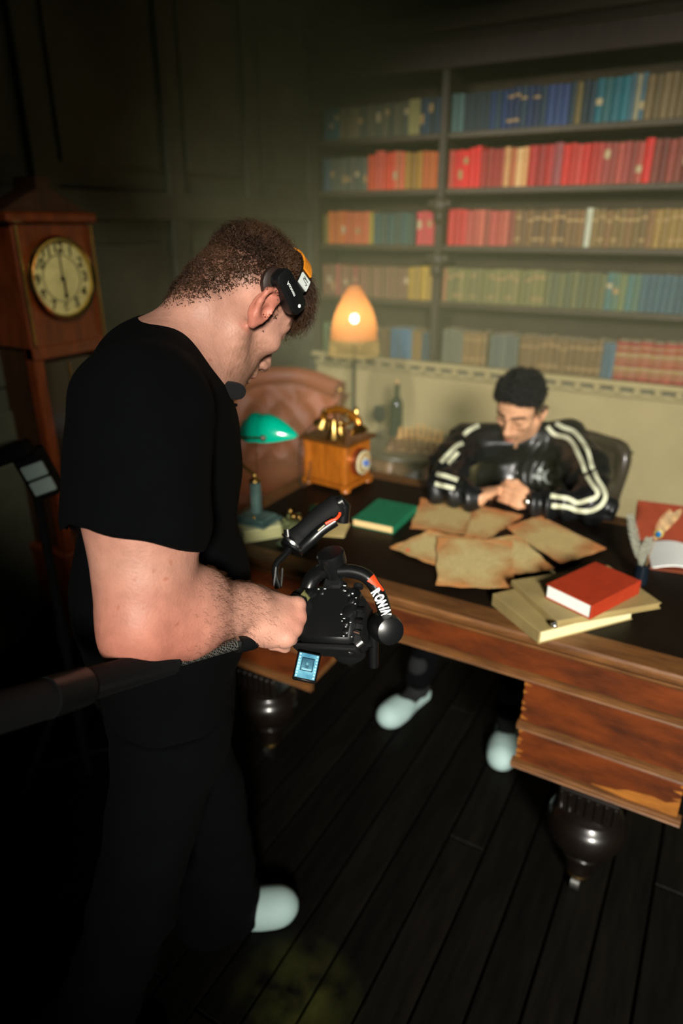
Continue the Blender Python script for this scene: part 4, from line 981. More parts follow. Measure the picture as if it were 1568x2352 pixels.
# ------------------------------------------------------------------ longcase clock on the left wall
ck = thing('longcase_clock', 'tall longcase clock with round brass-rimmed dial against the left wall', 'clock', (-2.37, 1.83, 0))
m_ckw = mat('reddish_clock_wood', (112, 48, 13), 0.4, var=0.35, scale=7, stretch=(4, 4, 1), coat=.3)
m_ckd = mat('dark_clock_wood', (62, 36, 18), 0.5, var=0.3, scale=7, stretch=(4, 4, 1))
X0 = 0.115     # local +X faces the room
hw = 0.172
part('hood', MB().box((-0.005, 0, 1.49), (0.22, 2 * hw, 0.44), 0.006), m_ckw, ck)
part('hood_cornice', MB().box((0, 0, 1.725), (0.26, 2 * hw + 0.05, 0.035), 0.008), m_ckw, ck)
part('pediment', MB().prism([(-hw - 0.02, 1.742), (hw + 0.02, 1.742), (hw * 0.45, 1.80), (0.03, 1.82), (0.03, 1.86), (-0.03, 1.86), (-0.03, 1.82), (-hw * 0.45, 1.80)], -0.03, 0.09, Matrix(((0, 0, 1, 0), (1, 0, 0, 0), (0, 1, 0, 0), (0, 0, 0, 1)))), m_ckd, ck)
part('trunk', MB().box((-0.02, 0, 0.85), (0.19, 2 * hw - 0.03, 0.86), 0.004), m_ckd, ck)
for sy in (-1, 1):
    part('trunk_stile', MB().box((X0 - 0.035, sy * (hw - 0.022), 0.86), (0.05, 0.044, 0.84), 0.004), m_ckw, ck)
    part('brass_column', MB().cyl((X0 + 0.004, sy * (hw - 0.008), 1.29), (X0 + 0.004, sy * (hw - 0.008), 1.70), 0.006), m_brass, ck)
part('trunk_rail', MB().box((X0 - 0.03, 0, 1.255), (0.05, 2 * hw, 0.05), 0.004), m_ckw, ck)
part('waist_moulding', MB().box((-0.005, 0, 0.415), (0.25, 2 * hw + 0.03, 0.04), 0.008), m_ckw, ck)
part('plinth', MB().box((0, 0, 0.2), (0.24, 2 * hw + 0.02, 0.40), 0.006), m_ckw, ck)
part('door_glass', MB().box((X0 - 0.038, 0, 0.85), (0.004, 2 * hw - 0.09, 0.72)), mat('dark_door_glass', (40, 28, 18), 0.12, spec=.6), ck)
zc = 1.515; rd = 0.134
Md = mtx((X0 - 0.012, 0, zc), frame_from((1, 0, 0), (0, 1, 0)))
part('dial', MB().lathe([(rd, 0.008), (rd, 0.014), (0, 0.014)], 48, Md), mat('cream_brass_dial', (222, 208, 140), 0.45, var=0.2, scale=12), ck)
part('chapter_ring', MB().lathe([(rd * 0.63, 0.0142), (rd * 0.63, 0.016), (rd * 0.61, 0.016), (rd * 0.61, 0.0142)], 48, Md, close=True), mat('dial_line', (40, 34, 20), .6), ck)
part('bezel', MB().lathe([(rd, 0.004), (rd + 0.012, 0.006), (rd + 0.016, 0.02), (rd + 0.008, 0.034), (rd - 0.002, 0.03), (rd - 0.004, 0.012)], 56, Md, close=True), mat('polished_brass', (206, 180, 110), 0.18, metal=1, var=.1), ck)
m_num = mat('black_numeral', (18, 16, 12), .5)
fy = Matrix(((0, 0, 1), (1, 0, 0), (0, 1, 0)))    # text plane: x -> +Y, y -> +Z, normal +X
for k in range(1, 13):
    a = R(90 - 30 * k); me = text_mesh(str(k), 0.050, 0.0004, 0.0012)
    o = put('numeral', me, m_num, ck); o.matrix_local = mtx((X0 + 0.0036, -rd * 0.80 * -math.cos(a), zc + rd * 0.80 * math.sin(a)), fy)
part('minute_hand', MB().box((X0 + 0.007, 0, zc + 0.048), (0.002, 0.006, 0.11), 0.0008).ell((X0 + 0.007, 0, zc), (0.003, 0.009, 0.009), 10, 6), m_num, ck)
part('hour_hand', MB().box((X0 + 0.0095, 0.004, zc - 0.035), (0.002, 0.010, 0.07), 0.0008).ell((X0 + 0.0095, 0.004, zc - 0.062), (0.002, 0.009, 0.009), 10, 6), m_num, ck)
for sy in (-0.045, 0.045):
    part('weight', MB().cyl((X0 - 0.034, sy, 0.72), (X0 - 0.034, sy, 0.9), 0.014), m_brass, ck)
part('pendulum', MB().cyl((X0 - 0.034, 0, 0.62), (X0 - 0.034, 0, 1.2), 0.0035).lathe([(0.04, -0.004), (0.044, 0), (0.04, 0.006)], 24, mtx((X0 - 0.034, 0, 0.60), frame_from((1, 0, 0)))), m_brass, ck)
part('door_knob', MB().ell((X0 + 0.0, hw - 0.03, 0.98), 0.012, 12, 8).tube([(X0 + 0.0, hw - 0.14, 0.96), (X0 + 0.0, hw - 0.03, 0.955)], 0.005, 8), m_brass, ck)

# equipment stand behind the cameraman
ep = at_d(78, 1095, 1.75)
es = thing('equipment_stand', 'black stand with a pale two-panel device at the left edge', 'stand', (ep[0], ep[1], 0))
m_blk = mat('matt_black', (8, 8, 9), 0.8, var=.1, spec=.2); m_gry = mat('pale_grey_plastic', (150, 168, 160), .5, var=.05)
part('pole', MB().cyl((0, 0, 0.12), (0, 0, ep[2] - 0.05), 0.012).cyl((0, 0, 0.6), (0, 0, 0.66), 0.018), m_blk, es)
for k in range(3):
    a = 2 * math.pi * k / 3 + 0.4
    part('leg', MB().tube([(0, 0, 0.5), (0.33 * math.cos(a), 0.33 * math.sin(a), 0.015)], 0.01, 8).tube([(0, 0, 0.2), (0.17 * math.cos(a), 0.17 * math.sin(a), 0.26)], 0.006, 6), m_blk, es)
Mh = mtx((0, 0, ep[2]), Matrix.Rotation(YAW, 3, 'Z') @ Matrix.Rotation(R(-20), 3, 'Y'))
hd = part('device_box', MB(Mh).box((0, 0.03, 0), (0.07, 0.06, 0.13), 0.006).box((-0.02, 0.0, 0.075), (0.1, 0.05, 0.04), 0.006), m_blk, es)
for s_ in (-1, 1): part('pale_panel', MB(Mh).box((0.012, -0.005, s_ * 0.022 - 0.008), (0.062, 0.012, 0.038), 0.003), m_gry, hd)
# ------------------------------------------------------------------ organic bodies: blended volumes turned into one skin
class SDF:
    def __init__(s, lo, hi, h):
        s.lo = np.array(lo, float); s.h = h
        s.n = np.ceil((np.array(hi) - s.lo) / h).astype(int) + 1
        s.g = np.full(s.n, 0.2, np.float32)
    def _box(s, lo, hi):
        a = np.maximum(0, np.floor((np.array(lo) - s.lo) / s.h).astype(int)); b = np.minimum(s.n, np.ceil((np.array(hi) - s.lo) / s.h).astype(int) + 1)
        if (b <= a).any(): return None
        ax = [(s.lo[i] + s.h * np.arange(a[i], b[i])).astype(np.float32) for i in range(3)]
        return (slice(a[0], b[0]), slice(a[1], b[1]), slice(a[2], b[2])), ax[0][:, None, None], ax[1][None, :, None], ax[2][None, None, :]
    def _mix(s, sl, d, k, sub):
        a = s.g[sl]
        if sub:
            d = -d
            if k <= 0: s.g[sl] = np.maximum(a, d); return
            h = np.clip(0.5 - 0.5 * (d - a) / k, 0, 1) ; h = 1 - h
            s.g[sl] = a * (1 - h) + d * h + k * h * (1 - h)
        else:
            if k <= 0: s.g[sl] = np.minimum(a, d); return
            h = np.clip(0.5 + 0.5 * (a - d) / k, 0, 1)
            s.g[sl] = a * (1 - h) + d * h - k * h * (1 - h)
    def ell(s, c, r, Rm=None, k=0.015, sub=False):
        c = np.array(c, float); r = np.array(r if hasattr(r, '__len__') else (r, r, r), float); m = r.max() + k + 3 * s.h
        q = s._box(c - m, c + m)
        if q is None: return s
        sl, X, Y, Z = q; X, Y, Z = X - c[0], Y - c[1], Z - c[2]
        if Rm is None: u, v, w_ = X, Y, Z
        else:
            Rm = np.array(Rm)
            u = X * Rm[0, 0] + Y * Rm[1, 0] + Z * Rm[2, 0]; v = X * Rm[0, 1] + Y * Rm[1, 1] + Z * Rm[2, 1]; w_ = X * Rm[0, 2] + Y * Rm[1, 2] + Z * Rm[2, 2]
        k0 = np.sqrt((u / r[0]) ** 2 + (v / r[1]) ** 2 + (w_ / r[2]) ** 2) + 1e-6
        k1 = np.sqrt((u / r[0] ** 2) ** 2 + (v / r[1] ** 2) ** 2 + (w_ / r[2] ** 2) ** 2) + 1e-6
        s._mix(sl, (k0 * (k0 - 1) / k1).astype(np.float32), k, sub); return s
    def cap(s, a, b, ra, rb=None, k=0.015, sub=False):
        a, b = np.array(a, float), np.array(b, float); rb = ra if rb is None else rb
        m = max(ra, rb) + k + 3 * s.h
        q = s._box(np.minimum(a, b) - m, np.maximum(a, b) + m)
        if q is None: return s
        sl, X, Y, Z = q; ab = b - a; L2 = max(ab @ ab, 1e-9)
        t = np.clip(((X - a[0]) * ab[0] + (Y - a[1]) * ab[1] + (Z - a[2]) * ab[2]) / L2, 0, 1)
        d = np.sqrt((X - a[0] - t * ab[0]) ** 2 + (Y - a[1] - t * ab[1]) ** 2 + (Z - a[2] - t * ab[2]) ** 2) - (ra + (rb - ra) * t)
        s._mix(sl, d.astype(np.float32), k, sub); return s
    def chain(s, pts, rad, k=0.01, sub=False):
        for i in range(len(pts) - 1): s.cap(pts[i], pts[i + 1], rad[i], rad[i + 1], k, sub)
        return s
    def cut(s, p, n, k=0.0):
        """remove everything on the side the normal points to"""
        n = np.array(n, float); n /= np.linalg.norm(n)
        ax = [(s.lo[i] + s.h * np.arange(s.n[i])).astype(np.float32) for i in range(3)]
        d = (ax[0][:, None, None] - p[0]) * n[0] + (ax[1][None, :, None] - p[1]) * n[1] + (ax[2][None, None, :] - p[2]) * n[2]
        s._mix((slice(None),) * 3, -d.astype(np.float32), k, True); return s
    def cut_near(s, p, n, q, rad):
        n = np.array(n, float); n /= np.linalg.norm(n)
        b = s._box(np.array(q) - rad, np.array(q) + rad)
        if b is None: return s
        sl, X, Y, Z = b; d = (X - p[0]) * n[0] + (Y - p[1]) * n[1] + (Z - p[2]) * n[2]
        near = (X - q[0]) ** 2 + (Y - q[1]) ** 2 + (Z - q[2]) ** 2 < rad ** 2
        s.g[sl] = np.where(near & (d > -0.02), np.maximum(s.g[sl], d), s.g[sl]); return s
    def bump(s, fn):
        ax = [(s.lo[i] + s.h * np.arange(s.n[i])).astype(np.float32) for i in range(3)]
        near = np.abs(s.g) < 0.03
        i, j, k = np.nonzero(near)
        s.g[i, j, k] += fn(ax[0][i], ax[1][j], ax[2][k]).astype(np.float32); return s
    def mesh(s, name, smooth=1):
        g = s.g; S_ = g < 0
        cnt = np.zeros(np.array(g.shape) - 1, np.int8)
        cs = [(i, j, k) for i in (0, 1) for j in (0, 1) for k in (0, 1)]
        N = np.array(g.shape) - 1
        for c in cs: cnt += S_[c[0]:c[0] + N[0], c[1]:c[1] + N[1], c[2]:c[2] + N[2]]
        I = np.argwhere((cnt > 0) & (cnt < 8))
        vid = np.full(N, -1, np.int32); vid[I[:, 0], I[:, 1], I[:, 2]] = np.arange(len(I))
        acc = np.zeros((len(I), 3)); num = np.zeros(len(I))
        for a in range(8):
            for b in range(a + 1, 8):
                ca, cb = np.array(cs[a]), np.array(cs[b])
                if np.abs(ca - cb).sum() != 1: continue
                va = g[I[:, 0] + ca[0], I[:, 1] + ca[1], I[:, 2] + ca[2]]; vb = g[I[:, 0] + cb[0], I[:, 1] + cb[1], I[:, 2] + cb[2]]
                m = (va < 0) != (vb < 0); t = np.where(m, va / np.where(m, va - vb, 1), 0)
                acc += np.where(m[:, None], ca + (cb - ca) * t[:, None], 0); num += m
        V = s.lo + s.h * (I + acc / num[:, None])
        F = []
        for ax in range(3):
            o = [d for d in range(3) if d != ax]
            sl0 = [slice(None)] * 3; sl1 = [slice(None)] * 3
            sl0[ax] = slice(0, -1); sl1[ax] = slice(1, None)
            D = S_[tuple(sl0)] != S_[tuple(sl1)]
            E = np.argwhere(D)
            E = E[(E[:, o[0]] >= 1) & (E[:, o[1]] >= 1) & (E[:, o[0]] < N[o[0]]) & (E[:, o[1]] < N[o[1]])]
            q = []
            for (da, db_) in ((-1, -1), (0, -1), (0, 0), (-1, 0)):
                t = E.copy(); t[:, o[0]] += da; t[:, o[1]] += db_; q.append(vid[t[:, 0], t[:, 1], t[:, 2]])
            Q = np.stack(q, 1); inside = S_[E[:, 0], E[:, 1], E[:, 2]]
            flip = inside ^ (ax == 1)
            Q[~flip] = Q[~flip][:, ::-1]
            F.append(Q)
        F = np.concatenate(F); F = F[(F >= 0).all(1)]
        for _ in range(smooth):
            A = np.zeros_like(V); n_ = np.zeros(len(V))
            for c in range(4):
                for dlt in (1, 3):
                    np.add.at(A, F[:, c], V[F[:, (c + dlt) % 4]]); np.add.at(n_, F[:, c], 1)
            V = V * 0.5 + 0.5 * A / np.maximum(n_, 1)[:, None]
        me = bpy.data.meshes.new(name)
        me.vertices.add(len(V)); me.vertices.foreach_set('co', V.astype(np.float32).ravel())
        me.loops.add(F.size); me.loops.foreach_set('vertex_index', F.astype(np.int32).ravel())
        me.polygons.add(len(F)); me.polygons.foreach_set('loop_start', np.arange(0, F.size, 4, dtype=np.int32))
        me.polygons.foreach_set('loop_total', np.full(len(F), 4, np.int32)); me.polygons.foreach_set('use_smooth', np.ones(len(F), bool))
        me.update(calc_edges=True); me.validate()
        return me, V
def paint(me, rgb):
    at = me.color_attributes.new('tint', 'FLOAT_COLOR', 'POINT')
    a = np.ones((len(rgb), 4), np.float32); a[:, :3] = rgb
    at.data.foreach_set('color', a.ravel())
def vnoise(P, sc, seed=0):
    """cheap smooth value noise, about -1..1"""
    rg = np.random.default_rng(seed); out = 0
    for k in range(5):
        d = rg.normal(size=3); d /= np.linalg.norm(d); d2 = rg.normal(size=3); d2 /= np.linalg.norm(d2)
        out = out + np.sin(P @ d * sc * (1 + 0.37 * k) + rg.uniform(0, 6)) * np.sin(P @ d2 * sc * 0.8 + rg.uniform(0, 6))
    return out / 2.2
def sstep(a, b, x): t = np.clip((x - a) / (b - a), 0, 1); return t * t * (3 - 2 * t)
def head_sdf(s, o, Rh, sc=1.0, neck_to=None, neck_r=(0.058, 0.066)):
    o = np.array(o); Rh = np.array(Rh)
    W = lambda p: o + Rh @ (np.array(p, float) * sc)
    E = lambda c, r, k=0.02, sub=False, Rl=None: s.ell(W(c), np.array(r) * sc, Rh if Rl is None else Rh @ Rl, k * sc, sub)
    C_ = lambda a, b, ra, rb, k=0.012, sub=False: s.cap(W(a), W(b), ra * sc, rb * sc, k * sc, sub)
    E((0.004, 0, 0.042), (0.084, 0.074, 0.081), 0.0)
    E((0.045, 0, 0.045), (0.052, 0.062, 0.058), 0.03)
    E((0.040, 0, -0.03), (0.052, 0.058, 0.07), 0.03)
    E((0.040, 0, -0.075), (0.052, 0.046, 0.040), 0.03)
    E((0.080, 0, -0.102), (0.022, 0.026, 0.018), 0.02)
    for y in (-1, 1):
        C_((-0.002, y * 0.058, -0.045), (0.018, y * 0.050, -0.082), 0.018, 0.016, 0.025)
        C_((0.018, y * 0.050, -0.082), (0.078, y * 0.016, -0.108), 0.016, 0.013, 0.02)
        E((0.066, y * 0.046, -0.012), (0.022, 0.018, 0.018), 0.02)
        C_((0.070, y * 0.050, 0.026), (0.094, y * 0.012, 0.027), 0.011, 0.012, 0.014)
        E((0.105, y * 0.032, 0.004), (0.020, 0.017, 0.012), 0.012, True)
        E((0.078, y * 0.032, 0.005), 0.0145 * np.ones(3), 0.004)
        C_((0.083, y * 0.044, 0.011), (0.089, y * 0.020, 0.012), 0.006, 0.006, 0.006)
        E((0.108, y * 0.0145, -0.036), (0.010, 0.0075, 0.0075), 0.006)
    C_((0.092, 0, 0.022), (0.116, 0, -0.026), 0.010, 0.0125, 0.012)
    E((0.118, 0, -0.031), (0.0125, 0.0125, 0.011), 0.008)
    for y in (-1, 1): E((0.114, y * 0.008, -0.043), (0.006, 0.0035, 0.004), 0.003, True)
    E((0.094, 0, -0.058), (0.014, 0.026, 0.016), 0.014)
    E((0.102, 0, -0.063), (0.0085, 0.024, 0.0055), 0.006)
    E((0.099, 0, -0.076), (0.0095, 0.021, 0.0065), 0.006)
    C_((0.094, -0.026, -0.070), (0.112, 0, -0.0695), 0.0022, 0.0022, 0.003, True); C_((0.094, 0.026, -0.070), (0.112, 0, -0.0695), 0.0022, 0.0022, 0.003, True)
    for y in (-1, 1):      # ears
        ry = lambda a: np.array(Matrix.Rotation(a, 3, 'Z'))
        E((-0.006, y * 0.083, 0.0), (0.019, 0.008, 0.032), 0.006, False, ry(y * 0.38))
        pts = [(0.010, y * 0.078, 0.004), (0.008, y * 0.085, 0.026), (-0.008, y * 0.091, 0.034), (-0.022, y * 0.094, 0.022), (-0.022, y * 0.092, 0.0), (-0.012, y * 0.086, -0.018), (-0.002, y * 0.081, -0.030), (0.006, y * 0.077, -0.022)]
        for i in range(len(pts) - 1): C_(pts[i], pts[i + 1], 0.0052, 0.0052, 0.005)
        E((0.000, y * 0.092, -0.002), (0.009, 0.009, 0.013), 0.004, True)
        E((-0.010, y * 0.097, 0.014), (0.008, 0.007, 0.010), 0.004, True)
    if neck_to is not None:
        s.cap(W((-0.030, 0, -0.045)), np.array(neck_to), neck_r[0], neck_r[1], 0.03)
        s.cap(W((0.02, 0, -0.085)), np.array(neck_to), neck_r[0] * 0.72, neck_r[1] * 0.8, 0.03)
    return W
def strands(pts, nrm, lens, flow, curl, width, seed=0, segs=4):
    """thin hairs rooted in pts; flow: (n,3) comb direction; returns one builder"""
    rg = np.random.default_rng(seed); mb = MB()
    V = []; F = []
    for p, n, L, fl in zip(pts, nrm, lens, flow):
        d = n * 0.55 + fl + rg.normal(size=3) * 0.25; d /= np.linalg.norm(d)
        a = np.cross(d, rg.normal(size=3)); a /= np.linalg.norm(a); b = np.cross(d, a)
        ph = rg.uniform(0, 6.28); fr_ = rg.uniform(0.7, 1.3); base = len(V)
        for i in range(segs + 1):
            t = i / segs; q = p - n * 0.001 + d * L * t + (a * math.cos(ph + 5 * fr_ * t) + b * math.sin(ph + 5 * fr_ * t) - a * math.cos(ph) - b * math.sin(ph)) * curl * L
            q = q - n * (0.35 * L * t * t)
            w_ = width * (1 - 0.75 * t)
            for j in range(3):
                g_ = 2.0944 * j; V.append(tuple(q + a * math.cos(g_) * w_ + b * math.sin(g_) * w_))
        for i in range(segs):
            for j in range(3): F.append((base + i * 3 + j, base + i * 3 + (j + 1) % 3, base + (i + 1) * 3 + (j + 1) % 3, base + (i + 1) * 3 + j))
    me = bpy.data.meshes.new('hair'); me.from_pydata(V, [], F); me.polygons.foreach_set('use_smooth', [True] * len(F)); return me
def vert_normals(me):
    n = np.zeros(len(me.vertices) * 3, np.float32); me.vertices.foreach_get('normal', n); return n.reshape(-1, 3)
def skin_mat(name, bump=0.25):
    m = mat(name, (255, 255, 255), 0.48, var=0.10, scale=45, attr='tint', bump=bump, bscale=260, spec=0.4, detail=8)
    return m
def make_slipper(name, loc, rz, label, m, parent):
    """mule slipper with domed toe and open heel, local +X is forward"""
    s = SDF((-0.17, -0.08, -0.01), (0.17, 0.08, 0.10), 0.0035)
    s.cap((-0.10, 0, 0.006), (0.09, 0, 0.006), 0.036, 0.042, 0.0); s.cap((-0.1, 0, 0.03), (0.1, 0, 0.03), 0.036, 0.046, 0.01)
    s.ell((0.06, 0.002, 0.030), (0.082, 0.053, 0.046), None, 0.02)
    s.ell((-0.075, 0, 0.066), (0.11, 0.038, 0.05), None, 0.008, True)
    s.ell((-0.01, 0, 0.044), (0.09, 0.036, 0.028), None, 0.006, True)
    s.ell((0.06, 0, 0.03), (0.07, 0.043, 0.034), None, 0.004, True)
    s.cut((0, 0, 0.0), (0, 0, -1))
    me, V = s.mesh(name, 2)
    o = put(name, me, m, parent); return o
# ------------------------------------------------------------------ cameraman (foreground, seen from his right side)
man = thing('person', 'person in a black t-shirt bending over a camera gimbal in the foreground', 'person', (-0.87, 0.83, 0))
lm = local(man)
FB = np.array([0.65, 0.76, 0.0]); FB /= np.linalg.norm(FB); RB = np.array([FB[1], -FB[0], 0.0]); UB = np.array([0, 0, 1.0])
BM = np.c_[FB, RB, UB]
HO = np.array([-0.747, 0.94, 1.576])
HR = np.array([[0.265, -0.947, 0.184], [0.7, 0.32, 0.638], [-0.663, -0.041, 0.748]])
HR, _ = np.linalg.qr(HR); HR = HR * np.sign(np.diag(HR.T @ np.array([[0.265, -0.947, 0.184], [0.7, 0.32, 0.638], [-0.663, -0.041, 0.748]])))
_dy = np.array(Matrix.Rotation(R(4), 3, 'Y')); _dz = np.array(Matrix.Rotation(R(5), 3, 'Z')); HR = HR @ _dz @ _dy
neckb = at_d(448, 822, 1.135)
chest = at_d(370, 1060, 1.14)
rsh = at_d(338, 940, 0.935); lsh = chest * 2 - rsh; lsh[2] = rsh[2]
relb = at_d(326, 1434, 0.93); rwri = at_d(562, 1392, 1.07)
lelb = lsh - FB * 0.07 - UB * 0.30; lwri = lelb - FB * 0.02 + RB * 0.20 - UB * 0.06
# hand frame
e1 = np.cross(ray(640, 1420), [0, 0, 1.0]); e1 /= np.linalg.norm(e1); nv = ray(640, 1420) / np.linalg.norm(ray(640, 1420)); e2 = np.cross(e1, nv)
ha = 0.86 * e1 - 0.36 * e2 + 0.36 * nv; ha /= np.linalg.norm(ha)
hn_ = -0.86 * nv + 0.35 * e2 + 0.35 * e1; hn_ -= ha * (hn_ @ ha); hn_ /= np.linalg.norm(hn_)
hs_ = np.cross(ha, hn_)
HM = np.c_[ha, hs_, hn_]
s = SDF((-1.25, 0.32, 0.95), (-0.33, 1.42, 1.80), 0.0034)
W = head_sdf(s, HO, HR, 1.02, neckb, (0.060, 0.072))
s.cap(W((-0.052, 0, 0.0)), neckb - FB * 0.022, 0.036, 0.056, 0.03)
s.ell(chest + np.array([0, 0, 0.04]), (0.11, 0.165, 0.19), BM, 0.05)
s.cap(rsh, lsh, 0.06, 0.06, 0.05); s.cap(neckb, (rsh + chest) / 2, 0.06, 0.05, 0.05)
# right arm: deltoid, biceps, triceps, elbow, forearm with brachioradialis, wrist
s.cap(rsh, relb * 0.45 + rsh * 0.55, 0.074, 0.078, 0.02)
s.cap(relb * 0.35 + rsh * 0.65 + FB * 0.012, relb * 0.78 + rsh * 0.22 + FB * 0.012, 0.068, 0.060, 0.03)
s.cap(relb * 0.35 + rsh * 0.65 - FB * 0.018, relb * 0.9 + rsh * 0.1 - FB * 0.012, 0.064, 0.050, 0.03)
s.ell(relb + np.array([0, 0, -0.012]), 0.045, None, 0.03)
s.ell(relb - FB * 0.030 + np.array([0, 0, -0.030]), 0.022, None, 0.035)
fm = relb * 0.62 + rwri * 0.38
s.cap(relb, fm, 0.048, 0.056, 0.03); s.cap(fm, relb * 0.2 + rwri * 0.8, 0.056, 0.040, 0.03); s.cap(relb * 0.2 + rwri * 0.8, rwri, 0.039, 0.0345, 0.02)
s.ell(relb * 0.70 + rwri * 0.30 + np.array([0, 0, 0.028]), (0.075, 0.035, 0.035), np.c_[(rwri - relb) / np.linalg.norm(rwri - relb), np.cross([0, 0, 1], (rwri - relb) / np.linalg.norm(rwri - relb)), [0, 0, 1.]], 0.035)
# right hand closed round the handle
hc = rwri + ha * 0.045
s.ell(rwri + ha * 0.008 + hn_ * 0.006, (0.036, 0.031, 0.026), HM, 0.02)
s.ell(hc + ha * 0.006, (0.050, 0.041, 0.021), HM, 0.02)
s.ell(hc + hs_ * 0.030 - ha * 0.006 - hn_ * 0.012, (0.042, 0.020, 0.024), HM, 0.016)       # hypothenar side
rod_c = hc + ha * 0.030 - hn_ * 0.038
for i, off in enumerate((-0.033, -0.0115, 0.010, 0.030)):
    L = (0.040, 0.044, 0.041, 0.034)[i]; mcp = rwri + ha * (0.088, 0.092, 0.087, 0.078)[i] + hs_ * off + hn_ * 0.002
    d1 = ha * 0.42 - hn_ * 0.91; pip = mcp + d1 * L
    d2 = -ha * 0.92 - hn_ * 0.30; dip = pip + d2 * L * 0.66
    d3 = -ha * 0.45 + hn_ * 0.89; tip = dip + d3 * L * 0.50
    r_ = (0.0105, 0.0108, 0.0102, 0.0092)[i]
    s.cap(rwri + ha * 0.03 + hs_ * off * 0.6, mcp, 0.012, 0.0128, 0.012)
    s.ell(mcp + hn_ * 0.002, 0.0135, None, 0.008)
    s.chain([mcp, pip, dip, tip], [0.0115, r_, r_ * 0.94, r_ * 0.86], 0.005)
tb0 = rwri + ha * 0.022 - hs_ * 0.030 - hn_ * 0.008; tb1 = tb0 + ha * 0.034 - hs_ * 0.014 - hn_ * 0.018; tb2 = tb1 + ha * 0.030 - hn_ * 0.016 + hs_ * 0.006; tb3 = tb2 + ha * 0.014 - hn_ * 0.018 + hs_ * 0.010
s.chain([tb0, tb1, tb2, tb3], [0.018, 0.0135, 0.0115, 0.0095], 0.01)
# left arm, hidden on the far side, hand loosely closed
s.cap(lsh, lelb, 0.066, 0.052, 0.03); s.cap(lelb, lwri, 0.05, 0.032, 0.03)
s.ell(lwri + FB * 0.05, (0.05, 0.022, 0.04), BM, 0.02)
for i in range(4):
    b0 = lwri + FB * 0.085 + UB * (0.027 - 0.018 * i); s.chain([b0, b0 + FB * 0.03 + RB * 0.012, b0 + FB * 0.02 + RB * 0.036, b0 + RB * 0.034], [0.011, 0.01, 0.0095, 0.0085], 0.004)
s.chain([lwri + FB * 0.03 + UB * 0.035, lwri + FB * 0.06 + UB * 0.05 + RB * 0.02, lwri + FB * 0.08 + UB * 0.045 + RB * 0.035], [0.014, 0.012, 0.01], 0.006)
me, V = s.mesh('body', 2)
# colouring: skin tones, redness, stubble, shaved scalp
HL = (V - HO) @ HR / 1.02          # head-local
base = np.array(lin((180, 132, 114))); red = np.array(lin((176, 92, 74))); stub = np.array(lin((130, 94, 72))); scal = np.array(lin((70, 46, 32)))
n1 = vnoise(V, 30, 1); n2 = vnoise(V, 140, 2); n3 = vnoise(V, 620, 3)
col_ = base[None] * (1 + 0.08 * n1[:, None] + 0.04 * n2[:, None])
inhead = (np.linalg.norm(V - HO, axis=1) < 0.17)
def mixc(c, w_): global col_; col_ = col_ * (1 - w_[:, None]) + c[None] * w_[:, None]
ea = np.clip(1 - np.linalg.norm(V - relb - np.array([0, 0, -0.03]), axis=1) / 0.13, 0, 1); mixc(red, 0.85 * ea ** 0.8)
da = np.clip(1 - np.linalg.norm(V - (rsh * 0.6 + relb * 0.4), axis=1) / 0.16, 0, 1); mixc(red, 0.35 * da)
kn_ = np.clip(1 - np.linalg.norm(V - (rwri + ha * 0.09), axis=1) / 0.045, 0, 1); mixc(red, 0.45 * kn_)
earw = inhead * sstep(0.066, 0.080, np.abs(HL[:, 1])) * (np.abs(HL[:, 0] + 0.005) < 0.035) * (np.abs(HL[:, 2]) < 0.045); mixc(red, 0.6 * earw)
jaw = inhead * sstep(-0.012, -0.045, HL[:, 2]) * sstep(-0.03, 0.02, HL[:, 0]) * sstep(-0.145, -0.11, HL[:, 2])
mixc(stub, np.clip(jaw * (0.40 + 0.35 * n3 + 0.15 * n2), 0, 0.8))
lip = inhead * (np.linalg.norm((HL - np.array([0.104, 0, -0.069])) / np.array([0.012, 0.022, 0.011]), axis=1) < 1); mixc(np.array(lin((196, 104, 96))), 0.7 * lip)
brow = inhead * (np.abs(HL[:, 2] - 0.034) < 0.007) * (HL[:, 0] > 0.066) * (np.abs(HL[:, 1]) > 0.014); mixc(scal, 0.8 * brow)
eye = inhead * ((np.linalg.norm(np.abs(HL) * [1, 1, 0] + HL * [0, 0, 1] - np.array([0.090, 0.032, 0.003]), axis=1)) < 0.008); mixc(np.array(lin((90, 60, 50))), 0.7 * eye)
# hairline
hl_z = np.where(HL[:, 0] > 0.035, 0.030 + (HL[:, 0] - 0.035) * 1.25, np.where(HL[:, 0] > -0.02, 0.030, 0.030 - (-0.02 - HL[:, 0]) * 1.6))
dens = inhead * sstep(-0.012, 0.050, HL[:, 2] - hl_z) * (HL[:, 0] < 0.094)
side_burn = inhead * (np.abs(HL[:, 0] - 0.026) < 0.010) * sstep(-0.022, 0.0, HL[:, 2]) * (HL[:, 2] < 0.04) * (np.abs(HL[:, 1]) > 0.055) * sstep(0.078, 0.073, np.abs(HL[:, 1]))
dens = np.maximum(dens, 0.45 * side_burn)
mixc(scal, np.clip(dens * 0.75 + dens * (1 - dens) * 0.5 * n3, 0, 0.85))
# moles
rg = np.random.default_rng(5)
for (px, py, d) in ((309, 1330, .93), (394, 1291, .93), (380, 1330, .93), (407, 1435, .95), (483, 828, 1.08), (428, 1520, .93), (270, 1395, .9), (352, 1310, .9)):
    r0 = ray(px, py); t = (V - _eye) @ r0 / (r0 @ r0); dd = np.linalg.norm(V - _eye - t[:, None] * r0, axis=1); mixc(np.array(lin((150, 84, 60))), 0.6 * (dd < 0.0024) * (t < d + 0.12))
paint(me, np.clip(col_, 0, 1))
m_skin = skin_mat('fair_skin', 0.22)
def to_local(me, M): me.transform(M); return me
N0 = vert_normals(me)
body = put('body', to_local(me, lm), m_skin, man)
